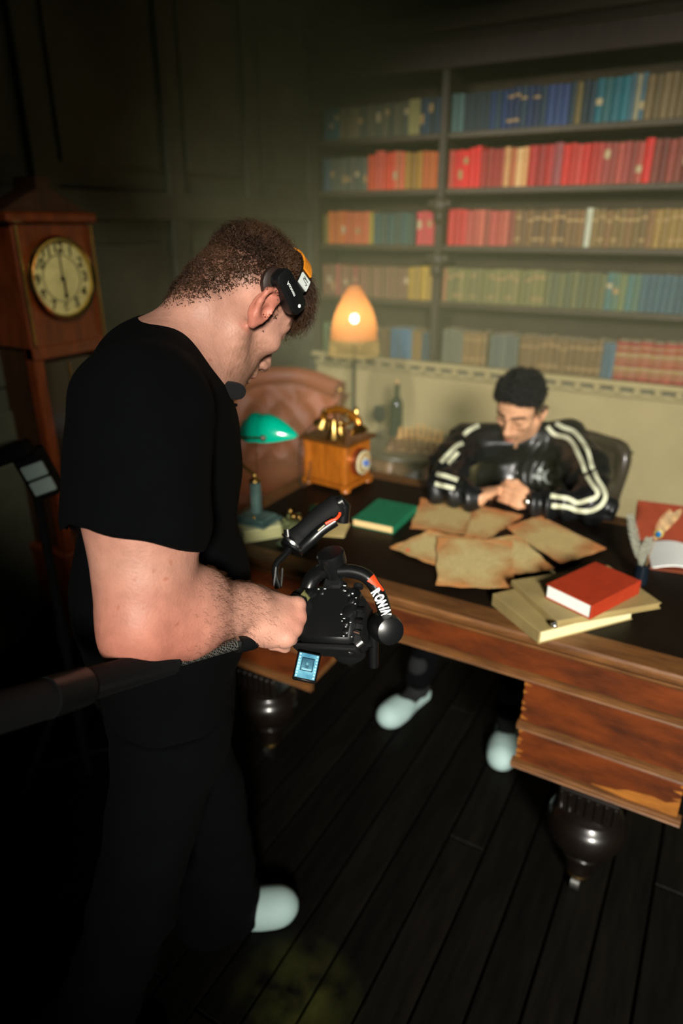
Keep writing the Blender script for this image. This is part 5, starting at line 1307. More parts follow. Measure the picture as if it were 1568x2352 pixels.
# hair
rg = np.random.default_rng(8)
cand = np.nonzero((dens > 0.05))[0]
def pick(n, w_): p = w_ / w_.sum(); return rg.choice(cand, n, p=p)
idx = pick(9000, dens[cand] ** 0.6)
P0 = V[idx] + rg.normal(size=(len(idx), 3)) * 0.0012
top_ = sstep(0.045, 0.10, HL[idx, 2]) ; frt = sstep(0.055, 0.085, HL[idx, 0]) * (HL[idx, 2] > 0.05)
lens = 0.004 + 0.006 * dens[idx] + 0.028 * top_ * rg.uniform(0.6, 1.2, len(idx)) + 0.030 * frt * rg.uniform(0.5, 1.2, len(idx))
flow = np.outer(-0.5 + 1.6 * frt, HR[:, 0]) + np.outer(-0.35 + 0.5 * top_, HR[:, 2])
fringe = np.nonzero(inhead & (HL[:, 0] > 0.050) & (HL[:, 2] > 0.052) & (HL[:, 2] < 0.115) & (np.abs(HL[:, 1]) < 0.062))[0]
ifr = rg.choice(fringe, 3600)
idx = np.r_[idx, ifr]; P0 = V[idx] + rg.normal(size=(len(idx), 3)) * 0.0012
lens = np.r_[lens, rg.uniform(0.022, 0.056, len(ifr))]
flow = np.r_[flow, np.outer(rg.uniform(0.2, 1.0, len(ifr)), HR[:, 0]) + np.outer(rg.uniform(-0.6, 0.4, len(ifr)), HR[:, 2])]
hm_ = strands(P0, N0[idx], lens, flow, 0.24, 0.0007, 4)
m_hair = mat('brown_hair', (40, 25, 15), 0.5, var=0.6, scale=18, rgb2=(80, 53, 32), spec=.4)
hr = put('hair', to_local(hm_, lm), m_hair, man); hr['label'] = 'short wavy brown hair, clipped at the sides'
# fine hair on the forearm and wrist
ax_ = (rwri - relb); La = np.linalg.norm(ax_); ax_ /= La
tt = (V - relb) @ ax_ / La
fa = np.nonzero((tt > 0.15) & (tt < 1.22) & (np.linalg.norm(V - relb - np.outer(tt * La, ax_), axis=1) < 0.075) & (N0 @ (-nv) > -0.35) & (N0[:, 2] > -0.75))[0]
w_ = sstep(0.1, 0.7, tt[fa]) * sstep(1.25, 0.95, tt[fa]) + 0.05
ia = rg.choice(fa, 1500, p=w_ / w_.sum())
hm2 = strands(V[ia], N0[ia], rg.uniform(0.008, 0.018, len(ia)), np.tile(ax_ * 1.1 + np.array([0, 0, -0.55]), (len(ia), 1)), 0.12, 0.00016, 9, 3)
put('arm_hair', to_local(hm2, lm), mat('arm_hair', (84, 50, 30), 0.5), man)

# black t-shirt
s = SDF((-1.28, 0.30, 0.80), (-0.36, 1.42, 1.62), 0.006)
s.ell(chest + UB * 0.03, (0.120, 0.19, 0.195), BM, 0.0)
belly = at_d(372, 1360, 1.22); hipc = at_d(385, 1590, 1.31)
s.ell(belly, (0.148, 0.185, 0.22), BM, 0.06); s.ell(hipc, (0.122, 0.18, 0.20), BM, 0.06)
s.cap(rsh + UB * 0.005, lsh + UB * 0.005, 0.074, 0.074, 0.05)
s.cap(neckb - FB * 0.035 + np.array([0, 0, -0.03]), chest, 0.074, 0.10, 0.05)
slv = relb * 0.50 + rsh * 0.50
s.cap(rsh, slv, 0.084, 0.092, 0.03); s.cap(lsh, lelb * .6 + lsh * .4, 0.085, 0.088, 0.03)
s.cap(rsh - FB * 0.02, slv - FB * 0.02, 0.080, 0.088, 0.03)
hd_ = relb - rsh; hd_ /= np.linalg.norm(hd_)
# sleeve hems: cut across the upper arms only
hemp = at_d(330, 1237, 0.93)
hdir = hd_ - 0.22 * e1
ax3 = [(s.lo[i] + s.h * np.arange(s.n[i])).astype(np.float32) for i in range(3)]
XX, YY, ZZ = ax3[0][:, None, None], ax3[1][None, :, None], ax3[2][None, None, :]
def halfcut(p, n, q, rad):
    n = np.array(n) / np.linalg.norm(n)
    dpl = (XX - p[0]) * n[0] + (YY - p[1]) * n[1] + (ZZ - p[2]) * n[2]
    near = (XX - q[0]) ** 2 + (YY - q[1]) ** 2 + (ZZ - q[2]) ** 2 < rad ** 2
    s.g[:] = np.where(near & (dpl > -0.02), np.maximum(s.g, dpl), s.g)
halfcut(hemp, hdir, slv + hd_ * 0.09, 0.125)
s.ell(belly, (0.148, 0.182, 0.22), BM, 0.03); s.ell(chest + UB * 0.0, (0.130, 0.165, 0.20), BM, 0.03)
# neck opening
cdir = (W((0, 0, 0)) - neckb); cdir /= np.linalg.norm(cdir)
s.cut(neckb + cdir * 0.004, cdir * 1.0 + FB * 0.45, 0.01)
s.cap(neckb + cdir * 0.05, neckb - cdir * 0.03, 0.070, 0.070, 0.004, True)
hemz = at_d(500, 1725, 1.28)
s.cut((0, 0, hemz[2]), (0, 0, -1))
def folds(x, y, z):
    P = np.stack([x, y, z], 1)
    return 0.0035 * np.sin(P @ (RB * 26 + UB * 22 + FB * 8) + 2 * vnoise(P, 9, 4)) * sstep(1.45, 1.2, z) + 0.0025 * vnoise(P, 34, 6)
s.bump(folds)
me, _v = s.mesh('tshirt', 2)
m_tee = mat('black_cotton', (2, 3, 4), 0.95, var=0.15, scale=30, bump=0.15, bscale=900, spec=.1)
put('tshirt', to_local(me, lm), m_tee, man)
# trousers
s = SDF((-1.30, 0.40, 0.02), (-0.40, 1.30, 1.06), 0.008)
rank = np.array([-0.91, 0.46, 0.10]); lank = np.array([-0.88, 0.935, 0.10])
rhip = hipc + RB * 0.09 - UB * 0.02; lhip = hipc - RB * 0.09 - UB * 0.02
s.ell(hipc - UB * 0.02, (0.118, 0.172, 0.14), BM, 0.0)
for hp, an in ((rhip, rank), (lhip, lank)):
    kn2 = hp * 0.5 + an * 0.5 + FB * 0.03
    s.cap(hp, kn2, 0.098, 0.076, 0.04); s.cap(kn2, an - UB * 0.05, 0.076, 0.088, 0.03); s.cap(an - FB * 0.045 + UB * 0.1, an - FB * 0.05 - UB * 0.05, 0.07, 0.086, 0.03)
s.cut((0, 0, 0.03), (0, 0, -1)); s.cut((0, 0, hemz[2] + 0.10), (0, 0, 1))
s.bump(lambda x, y, z: 0.004 * np.sin(z * 60 + 9 * x + 5 * y) * sstep(0.75, 0.2, z) + 0.004 * vnoise(np.stack([x, y, z], 1), 22, 2))
me, _v = s.mesh('trousers', 2)
m_jean = mat('black_denim', (2, 3, 4), 0.95, var=.3, scale=12, bump=.15, bscale=600, spec=.1)
put('trousers', to_local(me, lm), m_jean, man)
# socks and slippers
m_slip = mat('white_slipper', (150, 174, 172), 0.7, var=.05, scale=8, bump=.1, bscale=200)
m_sock = mat('black_sock', (12, 14, 16), .9)
for an, hd2 in ((lank, R(38)), (rank, R(55))):
    f_ = np.array([math.cos(hd2), math.sin(hd2), 0]); g = np.array([an[0], an[1], 0]) + f_ * 0.030
    sk = SDF(g - [0.2, 0.2, 0.01], g + [0.2, 0.2, 0.2], 0.006)
    sk.cap(g - f_ * 0.085 + [0, 0, .045], g + f_ * 0.03 + [0, 0, .042], 0.034, 0.036, 0.0); sk.cap(g - f_ * 0.07 + [0, 0, .05], g - f_ * 0.065 + [0, 0, 0.17], 0.036, 0.042, 0.02)
    sk.cap(g + f_ * 0.03 + [0, 0, .042], g + f_ * 0.10 + [0, 0, .034], 0.034, 0.026, 0.01)
    me, _v = sk.mesh('sock', 2); put('sock', to_local(me, lm), m_sock, man)
    sl_ = make_slipper('slipper', None, 0, None, m_slip, man)
    sl_.matrix_local = lm @ mtx((g[0] + f_[0] * 0.01, g[1] + f_[1] * 0.01, 0.002), Matrix.Rotation(hd2, 3, 'Z'))

# ------------------------------------------------------------------ headset on his head
hsx = thing("headset", 'black wireless headset with orange band and white tag on the bending man', 'headset', tuple(W((0, 0, 0))))
lh = local(hsx)
HRm = Matrix(HR.tolist())
def HW(p): return lh @ Vector(W(p))
m_hb = mat('satin_black_plastic', (16, 17, 18), 0.35, var=.1, spec=.5)
m_or = mat('orange_band', (226, 138, 30), 0.6, var=.08)
arc = []
for k in range(33):
    a = R(-8 + 196 * k / 32)
    arc.append((0.024 + 0.012 * math.sin(a), -0.090 * math.cos(a), 0.044 + 0.100 * math.sin(a)))
def strip(arc_, wid, th, name, m, parent, off=0.0):
    mb = MB(); n = len(arc_)
    pts = []
    c0 = np.array([0.04, 0, 0.045]); vs = []
    for i, p in enumerate(arc_):
        p = np.array(p); out = p - c0; out[0] = 0; out /= np.linalg.norm(out); fx_ = np.array([1.0, 0, 0])
        for (dx, dn) in ((-wid, off), (wid, off), (wid, off + th), (-wid, off + th)): vs.append(HW(p + fx_ * dx + out * dn))
    fs = [(i * 4 + j, i * 4 + (j + 1) % 4, (i + 1) * 4 + (j + 1) % 4, (i + 1) * 4 + j) for i in range(n - 1) for j in range(4)] + [(0, 1, 2, 3), tuple((n - 1) * 4 + j for j in range(4))]
    return part(name, mb._add(vs, fs), m, parent, 40)
strip(arc, 0.011, 0.004, 'headband', m_hb, hsx)
strip(arc[7:26], 0.0105, 0.003, 'band_pad', m_or, hsx, 0.0042)
strip(arc[4:7], 0.0115, 0.0022, 'white_tag', mat('white_tape', (220, 228, 222), .7), hsx, 0.0045)
# earpiece box in front of and above the ear
bc = np.array([0.008, -0.096, 0.046]); bdir = np.array([0.80, -0.02, -0.60]); bdir /= np.linalg.norm(bdir)
bdir = np.array([0.93, -0.03, -0.22]); bdir /= np.linalg.norm(bdir)
by = np.array([0, -1.0, 0]); by -= bdir * (by @ bdir); by /= np.linalg.norm(by); bz = np.cross(bdir, by)
Mb = lh @ mtx(W(bc), Matrix((HR @ np.c_[bdir, bz, by]).tolist()))
def rslab(M, L, Wd, th, r_=0.012):
    out = []
    for cx, cy, a0 in ((L / 2 - r_, Wd / 2 - r_, 0), (-L / 2 + r_, Wd / 2 - r_, 90), (-L / 2 + r_, -Wd / 2 + r_, 180), (L / 2 - r_, -Wd / 2 + r_, 270)):
        for k in range(6): a = R(a0 + 18 * k); out.append((cx + r_ * math.cos(a), cy + r_ * math.sin(a)))
    mb = MB(); n = len(out); vs = []
    for (z_, k_) in ((-th / 2, 0.94), (-th / 2 + 0.003, 1), (th / 2 - 0.004, 1), (th / 2 - 0.001, 0.95), (th / 2, 0.86)):
        vs += [(x_ * (1 - (1 - k_) * 0.6), y_ * k_, z_) for x_, y_ in out]
    fs = [tuple(range(n))[::-1], tuple(range(4 * n, 5 * n))] + [(j * n + i, j * n + (i + 1) % n, (j + 1) * n + (i + 1) % n, (j + 1) * n + i) for j in range(4) for i in range(n)]
    return mb._add(vs, fs, M)
ep_ = part('earpiece', rslab(Mb, 0.074, 0.034, 0.022), m_hb, hsx)
part('ear_cushion', MB().lathe([(0.022, -0.008), (0.026, -0.004), (0.026, 0.004), (0.02, 0.008)], 24, Mb @ mtx((-0.018, 0.006, -0.016))), mat('leatherette_pad', (40, 26, 20), .5), hsx)
tx = put('lettering', text_mesh('Accsoon', 0.0075, 0.0001, 0.0001, shear=0.2), mat('white_print', (225, 230, 228), .6), ep_)
tx.matrix_local = Mb @ mtx((-0.006, 0.0, 0.0112), Matrix.Identity(3))
tx = part('logo_dot', MB().lathe([(0.003, 0), (0.003, 0.0003), (0, 0.0003)], 12, Mb @ mtx((0.026, 0.0, 0.0108))), MATS['white_print'], ep_)
# scribble on the white tag
p5 = np.array(arc[5]); out5 = p5 - np.array([0.04, 0, 0.045]); out5[0] = 0; out5 /= np.linalg.norm(out5)
t5 = np.array(arc[6]) - np.array(arc[4]); t5 /= np.linalg.norm(t5)
sc_ = [(-0.006, 0.003), (-0.003, 0.006), (-0.001, 0.001), (0.000, -0.004), (0.003, -0.005), (0.005, 0.001), (0.004, 0.005), (0.006, -0.002), (0.008, -0.005)]
part('scribble', MB().tube(catmull([HW(p5 + out5 * 0.0068 + t5 * a * 0.9 + np.array([1.0, 0, 0]) * b * 1.1) for a, b in sc_], 4), 0.0006, 5), m_hb, hsx)
# microphone boom and foam
mic = np.array([0.092, -0.035, -0.128])
bm_pts = [bc + bdir * -0.02 + np.array([0, 0.045, -0.02]), np.array([0.03, 0.075, -0.06]), np.array([0.06, 0.05, -0.115]), np.array([0.090, 0.01, -0.135]), mic]
bm_pts[0] = np.array([0.0, 0.094, 0.02])
part('microphone_boom', MB().tube(catmull([HW(p) for p in bm_pts], 6), 0.0028, 8), m_hb, hsx)
mcw = lh @ Vector(at_d(546, 899, 1.085)); mcx = lh @ Vector(at_d(512, 893, 1.09))
part('microphone_foam', MB().tube(catmull([mcx, mcx.lerp(mcw, .4), mcw, mcw.lerp(mcx, -0.45)], 4), [0.005, 0.009, 0.012, 0.0135, 0.014, 0.0142, 0.0142, 0.014, 0.0135, 0.0125, 0.0115, 0.0095, 0.006], 14), mat('foam_black', (5, 5, 6), 1.0), hsx)
# ------------------------------------------------------------------ gimbal with sling handle, held in the right hand
def G(px, py, d=1.13): return Vector(at_d(px, py, d))
gm = thing('camera_gimbal', 'black handheld camera gimbal with white lettering on its arm', 'gimbal', tuple(G(790, 1400, 1.14)))
lg = local(gm)
m_gb = mat('anodised_black', (13, 14, 15), 0.32, var=.1, spec=.55); m_gm = mat('matt_gimbal_black', (9, 10, 11), 0.75, var=.1, spec=.25)
m_lt = mat('white_lettering', (232, 238, 236), .5, var=.02); m_rd = mat('orange_red_decal', (232, 66, 26), .5, var=.03)
def gp(name, mb, m=m_gb, parent=None, angle=40):
    mb.v = [tuple(lg @ Vector(q)) for q in mb.v]; return part(name, mb, m, parent or gm, angle)
# handle through the fist and carbon tube behind
h0, h1 = G(545, 1478, 1.05), G(700, 1388, 1.17)
gp('grip', MB().tube([h0.lerp(h1, 0.18), h0.lerp(h1, 0.5), h1], [0.019, 0.019, 0.021], 18), m_gm)
cfm = bpy.data.materials.new('carbon_weave'); cfm.use_nodes = True
N = cfm.node_tree.nodes; L = cfm.node_tree.links; pb = N['Principled BSDF']; tc = N.new('ShaderNodeTexCoord'); ck_ = N.new('ShaderNodeTexChecker'); ck_.inputs['Scale'].default_value = 330
ck_.inputs['Color1'].default_value = (0.01, 0.01, 0.01, 1); ck_.inputs['Color2'].default_value = (0.085, 0.085, 0.075, 1)
L.new(tc.outputs['Object'], ck_.inputs[0]); L.new(ck_.outputs[0], pb.inputs['Base Color']); pb.inputs['Roughness'].default_value = .25
t0 = G(388, 1522, 0.95)
gp('carbon_tube', MB().tube([t0, h0], 0.0095, 18), cfm)
gp('collar_ring', MB().tube([G(538, 1480, 1.047), G(545, 1478, 1.05)], 0.0135, 20), m_steel)
gp('clamp_collar', MB().tube([G(545, 1478, 1.05), G(556, 1474, 1.058), G(575, 1468, 1.07)], [0.0145, 0.0165, 0.0165], 20), m_gb)
gp('collar_ring', MB().tube([G(572, 1468, 1.068), G(578, 1466, 1.073)], 0.018, 20), m_gb)
# thick foam-covered rear pole
gp('rear_grip', MB().tube([G(-120, 1668, 0.66), G(110, 1604, 0.78), G(170, 1582, 0.82), G(180, 1578, 0.825), G(392, 1518, 0.95)], [0.023, 0.023, 0.023, 0.021, 0.0195], 20), m_gm)
gp('rear_collar', MB().tube([G(105, 1604, 0.776), G(190, 1577, 0.83)], 0.0245, 20), m_gb)
# pan motor and lower arm
gp('pan_motor', MB().tube([h1 + (h1 - h0).normalized() * -0.006, h1 + (h1 - h0).normalized() * 0.022], 0.029, 24).tube([G(690, 1396, 1.14), G(668, 1388, 1.13)], 0.02, 16))
gp('lens_ring', MB().tube([G(684, 1372, 1.16), G(700, 1386, 1.16)], [0.018, 0.018], 20), mat('brass_green_ring', (128, 126, 80), .4, metal=.4))
arm = catmull([G(712, 1400, 1.17), G(704, 1362, 1.18), G(720, 1325, 1.18), G(752, 1302, 1.165)], 8)
gp('lower_arm', MB().tube(arm, 0.0175, 14, flat=0.8))
tm0, tm1 = G(758, 1272, 1.15), G(772, 1318, 1.17)
gp('roll_motor', MB().tube([tm0 - (tm1 - tm0) * 0.06, tm0, tm0.lerp(tm1, .15), tm0.lerp(tm1, .5), tm0.lerp(tm1, .55), tm1], [0.021, 0.024, 0.0245, 0.0235, 0.0205, 0.0195], 28))
uarm_px = [(778, 1312), (808, 1312), (838, 1322), (860, 1345), (876, 1378), (884, 1412), (885, 1432)]
ua = catmull([G(a, b, 1.150 - 0.004 * i) for i, (a, b) in enumerate(uarm_px)], 8)
gp('upper_arm', MB().tube(ua, [0.016] * 20 + [0.0155] * (len(ua) - 20), 14, flat=0.75, ref=tuple(-ray(860, 1345))))
bm0, bm1 = G(872, 1434, 1.15), G(900, 1452, 1.10)
gp('tilt_motor', MB().tube([bm0, bm0.lerp(bm1, .25), bm0.lerp(bm1, .7), bm0.lerp(bm1, .92), bm1], [0.021, 0.026, 0.026, 0.0225, 0.012], 28).ell(bm0, 0.022, 18, 12))
gp('motor_stem', MB().tube([G(858, 1452, 1.15), G(858, 1530, 1.17)], 0.0085, 10))
gp('cross_plate', MB().tube([G(858, 1470, 1.16), G(770, 1480, 1.18)], [0.009, 0.009], 8, flat=2.2))
gp('quick_knob', MB().tube([G(812, 1488, 1.12), G(832, 1472, 1.12)], [0.0075, 0.0085], 14).tube([G(800, 1494, 1.12), G(812, 1488, 1.12)], [0.011, 0.011], 14), m_steel)
gp('wood_pad', MB().tube([G(750, 1336, 1.20), G(790, 1343, 1.20)], 0.006, 8), mat('tan_pad', (170, 112, 58), .6))
# sling handle with red line
sh = catmull([G(640, 1352, 1.20), G(632, 1318, 1.205), G(636, 1294, 1.21), G(656, 1272, 1.215), G(668, 1256, 1.22)], 5)
gp('sling_bracket', MB().tube(sh, 0.0085, 10, flat=0.75))
gp('bracket_rail', MB().tube([G(628, 1345, 1.195), G(633, 1302, 1.20)], 0.0022, 6).tube([G(645, 1347, 1.195), G(648, 1305, 1.20)], 0.0022, 6), m_steel)
gp('handle_ring', MB().tube([G(668, 1262, 1.215), G(680, 1244, 1.22)], [0.0225, 0.0225], 22).tube([G(662, 1236, 1.21), G(660, 1216, 1.21)], 0.007, 10))
gp('chrome_line', MB().tube([G(671, 1246, 1.205), G(674, 1242, 1.205)], 0.0238, 24), m_steel)
hp = catmull([G(678, 1248, 1.22), G(692, 1228, 1.22), G(716, 1206, 1.22), G(742, 1186, 1.22), G(768, 1168, 1.22), G(784, 1158, 1.22)], 5)
rr2 = [0.019, 0.0215, 0.0225, 0.0225, 0.022, 0.0205, 0.019, 0.0185, 0.0185, 0.019, 0.0195, 0.02, 0.0205, 0.021, 0.0215, 0.022, 0.0225, 0.0225, 0.0225, 0.0228, 0.023, 0.023, 0.023, 0.022, 0.020, 0.018]
gp('sling_grip', MB().tube(hp, rr2[:len(hp)], 20), m_gm)
gp('grip_end', MB().tube([G(764, 1162, 1.21), G(783, 1150, 1.21), G(790, 1160, 1.215), G(786, 1198, 1.225)], [0.010, 0.011, 0.012, 0.012], 10))
gp('grip_wing', MB().tube(catmull([G(690, 1262, 1.205), G(714, 1240, 1.20), G(740, 1216, 1.20), G(770, 1196, 1.20)], 5), 0.0105, 10))
def ribbon_on(bv, path, half, off, th=0.0006, n=6, dmax=9, wfun=None):
    """ribbon laid on a surface (BVH) along a pixel path"""
    P = catmull([np.array(q, float) for q in path], n); V_ = []; F_ = []
    rows = []
    for i, p in enumerate(P):
        t = P[min(i + 1, len(P) - 1)] - P[max(i - 1, 0)]; t = t / (np.linalg.norm(t) + 1e-9); nn = np.array([-t[1], t[0]])
        hw_ = half if wfun is None else half * wfun(i / (len(P) - 1))
        row = []
        for k in (-1, -0.5, 0, 0.5, 1):
            q = p + nn * k * hw_; r0 = Vector(ray(q[0], q[1])).normalized()
            hit, nr, fi, di = bv.ray_cast(Vector(_eye), r0)
            if hit is None or di > dmax: row = None; break
            if nr.dot(r0) > 0: nr = -nr
            row.append((hit, nr))
        rows.append(row)
    mb = MB()
    prev = None
    for row in rows:
        if row is None: prev = None; continue
        cur = []
        for (h_, n_r) in row: cur.append((h_ + n_r * off, h_ + n_r * (off - th * 3)))
        o = len(mb.v)
        for a, b in cur: mb.v += [tuple(a), tuple(b)]
        if prev is not None:
            for k in range(4):
                mb.f.append((prev + 2 * k, prev + 2 * k + 2, o + 2 * k + 2, o + 2 * k))
            mb.f.append((prev, o, o + 1, prev + 1)); mb.f.append((prev + 8, prev + 9, o + 9, o + 8))
        prev = o
    return mb
def bvh_of(o, M):
    me = o.data; vs = [M @ v.co for v in me.vertices]; return BVHTree.FromPolygons(vs, [tuple(p.vertices) for p in me.polygons])
gM = lg.inverted()
sg_ = [o for o in gm.children if o.name.startswith('grip_wing')][0]
bw_ = bvh_of(sg_, gM); bs_ = bvh_of([o for o in gm.children if o.name.startswith('sling_grip')][0], gM); bua = bvh_of([o for o in gm.children if o.name.startswith('upper_arm')][0], gM)
def tryrib(name, bvs, path, half, m, parent, off=0.0008):
    for b_ in bvs:
        mb = ribbon_on(b_, path, half, off)
        if len(mb.f) > 8: return gp(name, mb, m, parent)
gp('red_line', MB().tube(catmull([G(747, 1203, 1.186), G(760, 1196, 1.186), G(771, 1192, 1.186), G(779, 1183, 1.19), G(780, 1178, 1.192)], 5), 0.0026, 8), m_rd, sg_)
gp('gold_print', MB().tube([G(730, 1219, 1.188), G(745, 1206, 1.187)], 0.0011, 6), mat('gold_print', (190, 180, 150), .4), sg_)
uao = [o for o in gm.children if o.name.startswith('upper_arm')][0]
tri = ribbon_on(bua, [(850, 1327), (863, 1340), (880, 1357)], 9, 0.0009, wfun=lambda t: 1.15 - 0.95 * t)
if tri.f: gp('orange_decal', tri, m_rd, uao)
# lettering on the arm, letter by letter along the curve
LET = [('R', 866, 1360, 56), ('O', 874, 1374, 63), ('N', 880, 1387, 70), ('I', 885, 1398, 76), ('N', 889, 1408, 80)]
for chx, px, py, ang in LET:
    r0 = Vector(ray(px - 4, py)).normalized(); hit, nr, fi, di = bua.ray_cast(Vector(_eye), r0)
    if hit is None:
        hit = G(px - 4, py, 1.115)
    view = -r0
    xv = Vector(_rt) * math.cos(R(ang)) - Vector(_up) * math.sin(R(ang)); xv = (xv - view * xv.dot(view)).normalized()
    yv = view.cross(xv)
    me = text_mesh(chx, 0.0215, 0.0006, 0.0010)
    o = put('letter', me, m_lt, uao)
    o.matrix_local = lg @ mtx(hit + view * 0.0025, Matrix((xv, yv, view)).transposed()) @ Matrix.Diagonal((0.56, 1, 1, 1))

# ------------------------------------------------------------------ mirrorless camera mounted in the gimbal
cmr = thing('mirrorless_camera', 'black mirrorless camera mounted in the gimbal, screen folded out', 'camera', tuple(G(765, 1425, 1.17)))
lcm = local(cmr)
def cpt(name, mb, m=m_gb, parent=None, angle=40):
    mb.v = [tuple(lcm @ Vector(q)) for q in mb.v]; return part(name, mb, m, parent or cmr, angle)
# camera axes: body seen from behind and above; x = right along body, y = up, z = toward the viewer
cz = -Vector(ray(765, 1425)).normalized(); cx_ = (Vector(_rt) * 0.97 - Vector(_up) * 0.16); cx_ = (cx_ - cz * cx_.dot(cz)).normalized()
cz2 = (cz * 0.86 + cx_ * -0.35 + cz.cross(cx_) * 0.30).normalized(); cx_ = (cx_ - cz2 * cx_.dot(cz2)).normalized(); cy_ = cz2.cross(cx_)
MC = mtx(G(764, 1420, 1.16), Matrix((cx_, cy_, cz2)).transposed())
bd_ = cpt('camera_body', MB(MC).box((0, 0, 0), (0.098, 0.100, 0.052), 0.008).box((0.0, 0.054, -0.004), (0.042, 0.022, 0.046), 0.006))
cpt('hand_grip', MB(MC).box((0.046, -0.005, -0.014), (0.024, 0.088, 0.062), 0.009), m_gm)
cpt('eyepiece', MB(MC).box((0.0, 0.053, 0.024), (0.034, 0.020, 0.014), 0.004), m_gm)
cpt('lens', MB(MC).lathe([(0.034, 0), (0.036, 0.01), (0.036, 0.05), (0.039, 0.055), (0.039, 0.085), (0.034, 0.088)], 28, mtx((0, -0.006, -0.026), frame_from((0, 0, -1)))), m_gm)
rc = random.Random(9)
ctl = [(-0.034, 0.036, .008), (-0.018, 0.036, .0055), (0.03, 0.034, .005), (0.038, 0.022, .006), (0.036, 0.002, .010), (0.034, -0.018, .005), (0.036, -0.032, .005), (-0.04, 0.048, .005), (0.02, 0.042, .004)]
for (a, b_, r_) in ctl:
    cpt('button', MB(MC).lathe([(r_, 0), (r_, 0.0022), (r_ * 0.7, 0.0032), (0, 0.0032)], 14, mtx((a, b_, 0.026))), m_gb, bd_)
for (a, b_, r_) in ((-0.036, -0.01, .009), (0.042, 0.014, .0085)):
    cpt('dial', MB(MC).lathe([(r_, 0), (r_, 0.006), (r_ * 0.85, 0.0075), (0, 0.0075)], 20, mtx((a, 0.05, b_), frame_from((0, 1, 0)))), m_gm, bd_)
for k in range(22):      # small white printed marks round the dials and buttons
    a, b_, r_ = ctl[k % len(ctl)]
    an_ = rc.uniform(0, 6.28); q = (a + (r_ + 0.003) * math.cos(an_), b_ + (r_ + 0.003) * math.sin(an_), 0.0262)
    cpt('printed_mark', MB(MC).box(q, (rc.uniform(.0015, .004), 0.0011, 0.0003)), m_lt, bd_)
for (a, b_) in ((-0.046, 0.03), (-0.046, -0.03), (0.047, -0.04)):
    cpt('screw', MB(MC).ell((a, b_, 0.0262), (0.0022, 0.0022, 0.0012), 8, 6), m_steel, bd_)
# cage clamp pieces
cpt('cage_rail', MB(MC).box((-0.054, 0, 0.0), (0.008, 0.112, 0.04), 0.003), m_gm); cpt('cage_rail', MB(MC).box((0, -0.056, 0), (0.112, 0.010, 0.044), 0.003), m_gm)
for k in range(3): cpt('cable_plug', MB(MC).tube([(0.050, -0.03 + 0.02 * k, 0.020), (0.062, -0.034 + 0.02 * k, 0.024)], 0.0045, 10), m_steel if k == 0 else m_gb, bd_)
# fold-out screen hanging under the body
sq = [G(664, 1552, 1.10), G(711, 1562, 1.10), G(746, 1512, 1.12), G(697, 1497, 1.125)]
cs_ = sum(sq, Vector()) / 4; sx_ = (sq[1] - sq[0]).normalized(); sy_ = (sq[3] - sq[0]); wS = (sq[1] - sq[0]).length; hS_ = (sq[2] - sq[1]).length
sy_ = (sy_ - sx_ * sy_.dot(sx_)).normalized(); sz_ = sx_.cross(sy_)
MS = mtx(cs_, Matrix((sx_, sy_, sz_)).transposed())
scr = cpt('fold_out_screen', MB(MS).box((0, 0, -0.003), (wS * 1.16, hS_ * 1.14, 0.007), 0.002))
scm = mat('lit_lcd', (46, 98, 122), 0.3, var=0.5, scale=28, rgb2=(104, 160, 176), emit=0.55)
cpt('lcd', MB(MS).box((0, 0, 0.0008), (wS * 0.98, hS_ * 0.96, 0.0008)), scm, scr)
m_sc2 = mat('lit_lcd_bright', (150, 206, 216), .3, var=.2, scale=60, emit=0.6); m_sc3 = mat('lit_lcd_dark', (14, 40, 58), .3, var=.2, emit=0.3)
for (a, b_, w2, h2, mm_) in ((0, 0.06, .62, .52, m_sc3), (0, 0.06, .54, .44, scm), (0.0, -0.02, .16, .20, m_sc3), (0, 0.08, .10, .10, m_sc2), (0, -0.13, .5, .08, m_sc2)):
    cpt('screen_image', MB(MS).box((a * wS, b_ * hS_, 0.0014), (w2 * wS, h2 * hS_, 0.0004)), mm_, scr)
for k in range(8):
    for s_ in (-1, 1): cpt('screen_icon', MB(MS).box((s_ * 0.42 * wS, (-0.42 + 0.12 * k) * hS_, 0.0014), (0.07 * wS, 0.06 * hS_, 0.0005)), m_sc2, scr)
# ------------------------------------------------------------------ seated man behind the desk
sm_ = thing('person', 'person in a striped black leather jacket seated at the desk, hands clasped', 'person', (-0.62, 2.60, 0))
ls = local(sm_)
SO = np.array([-0.66, 2.517, 1.061])
SR = np.array([[-0.15, 0.989, 0.015], [-0.917, -0.133, -0.376], [-0.37, -0.071, 0.926]])
u_, _, v_ = np.linalg.svd(SR); SR = u_ @ v_
snk = np.array([-0.635, 2.585, 0.945])
rs = at_d(1072, 1018, 2.64); lsn = at_d(1300, 1008, 2.62)     # his right shoulder (image left), his left shoulder
re_ = at_z(1022, 1120, T + 0.055); le_ = at_z(1366, 1158, T + 0.06)
rw_ = at_z(1098, 1145, T + 0.05); lw_ = at_z(1222, 1156, T + 0.045)
s = SDF((-0.98, 1.98, 0.78), (-0.18, 2.80, 1.25), 0.0042)
W2 = head_sdf(s, SO, SR, 1.0, snk, (0.052, 0.058))
s.ell(snk - [0, 0, 0.12], (0.11, 0.06, 0.10), None, 0.04)
s.cap(le_, lw_, 0.035, 0.027, 0.02); s.cap(re_, rw_, 0.035, 0.027, 0.02)
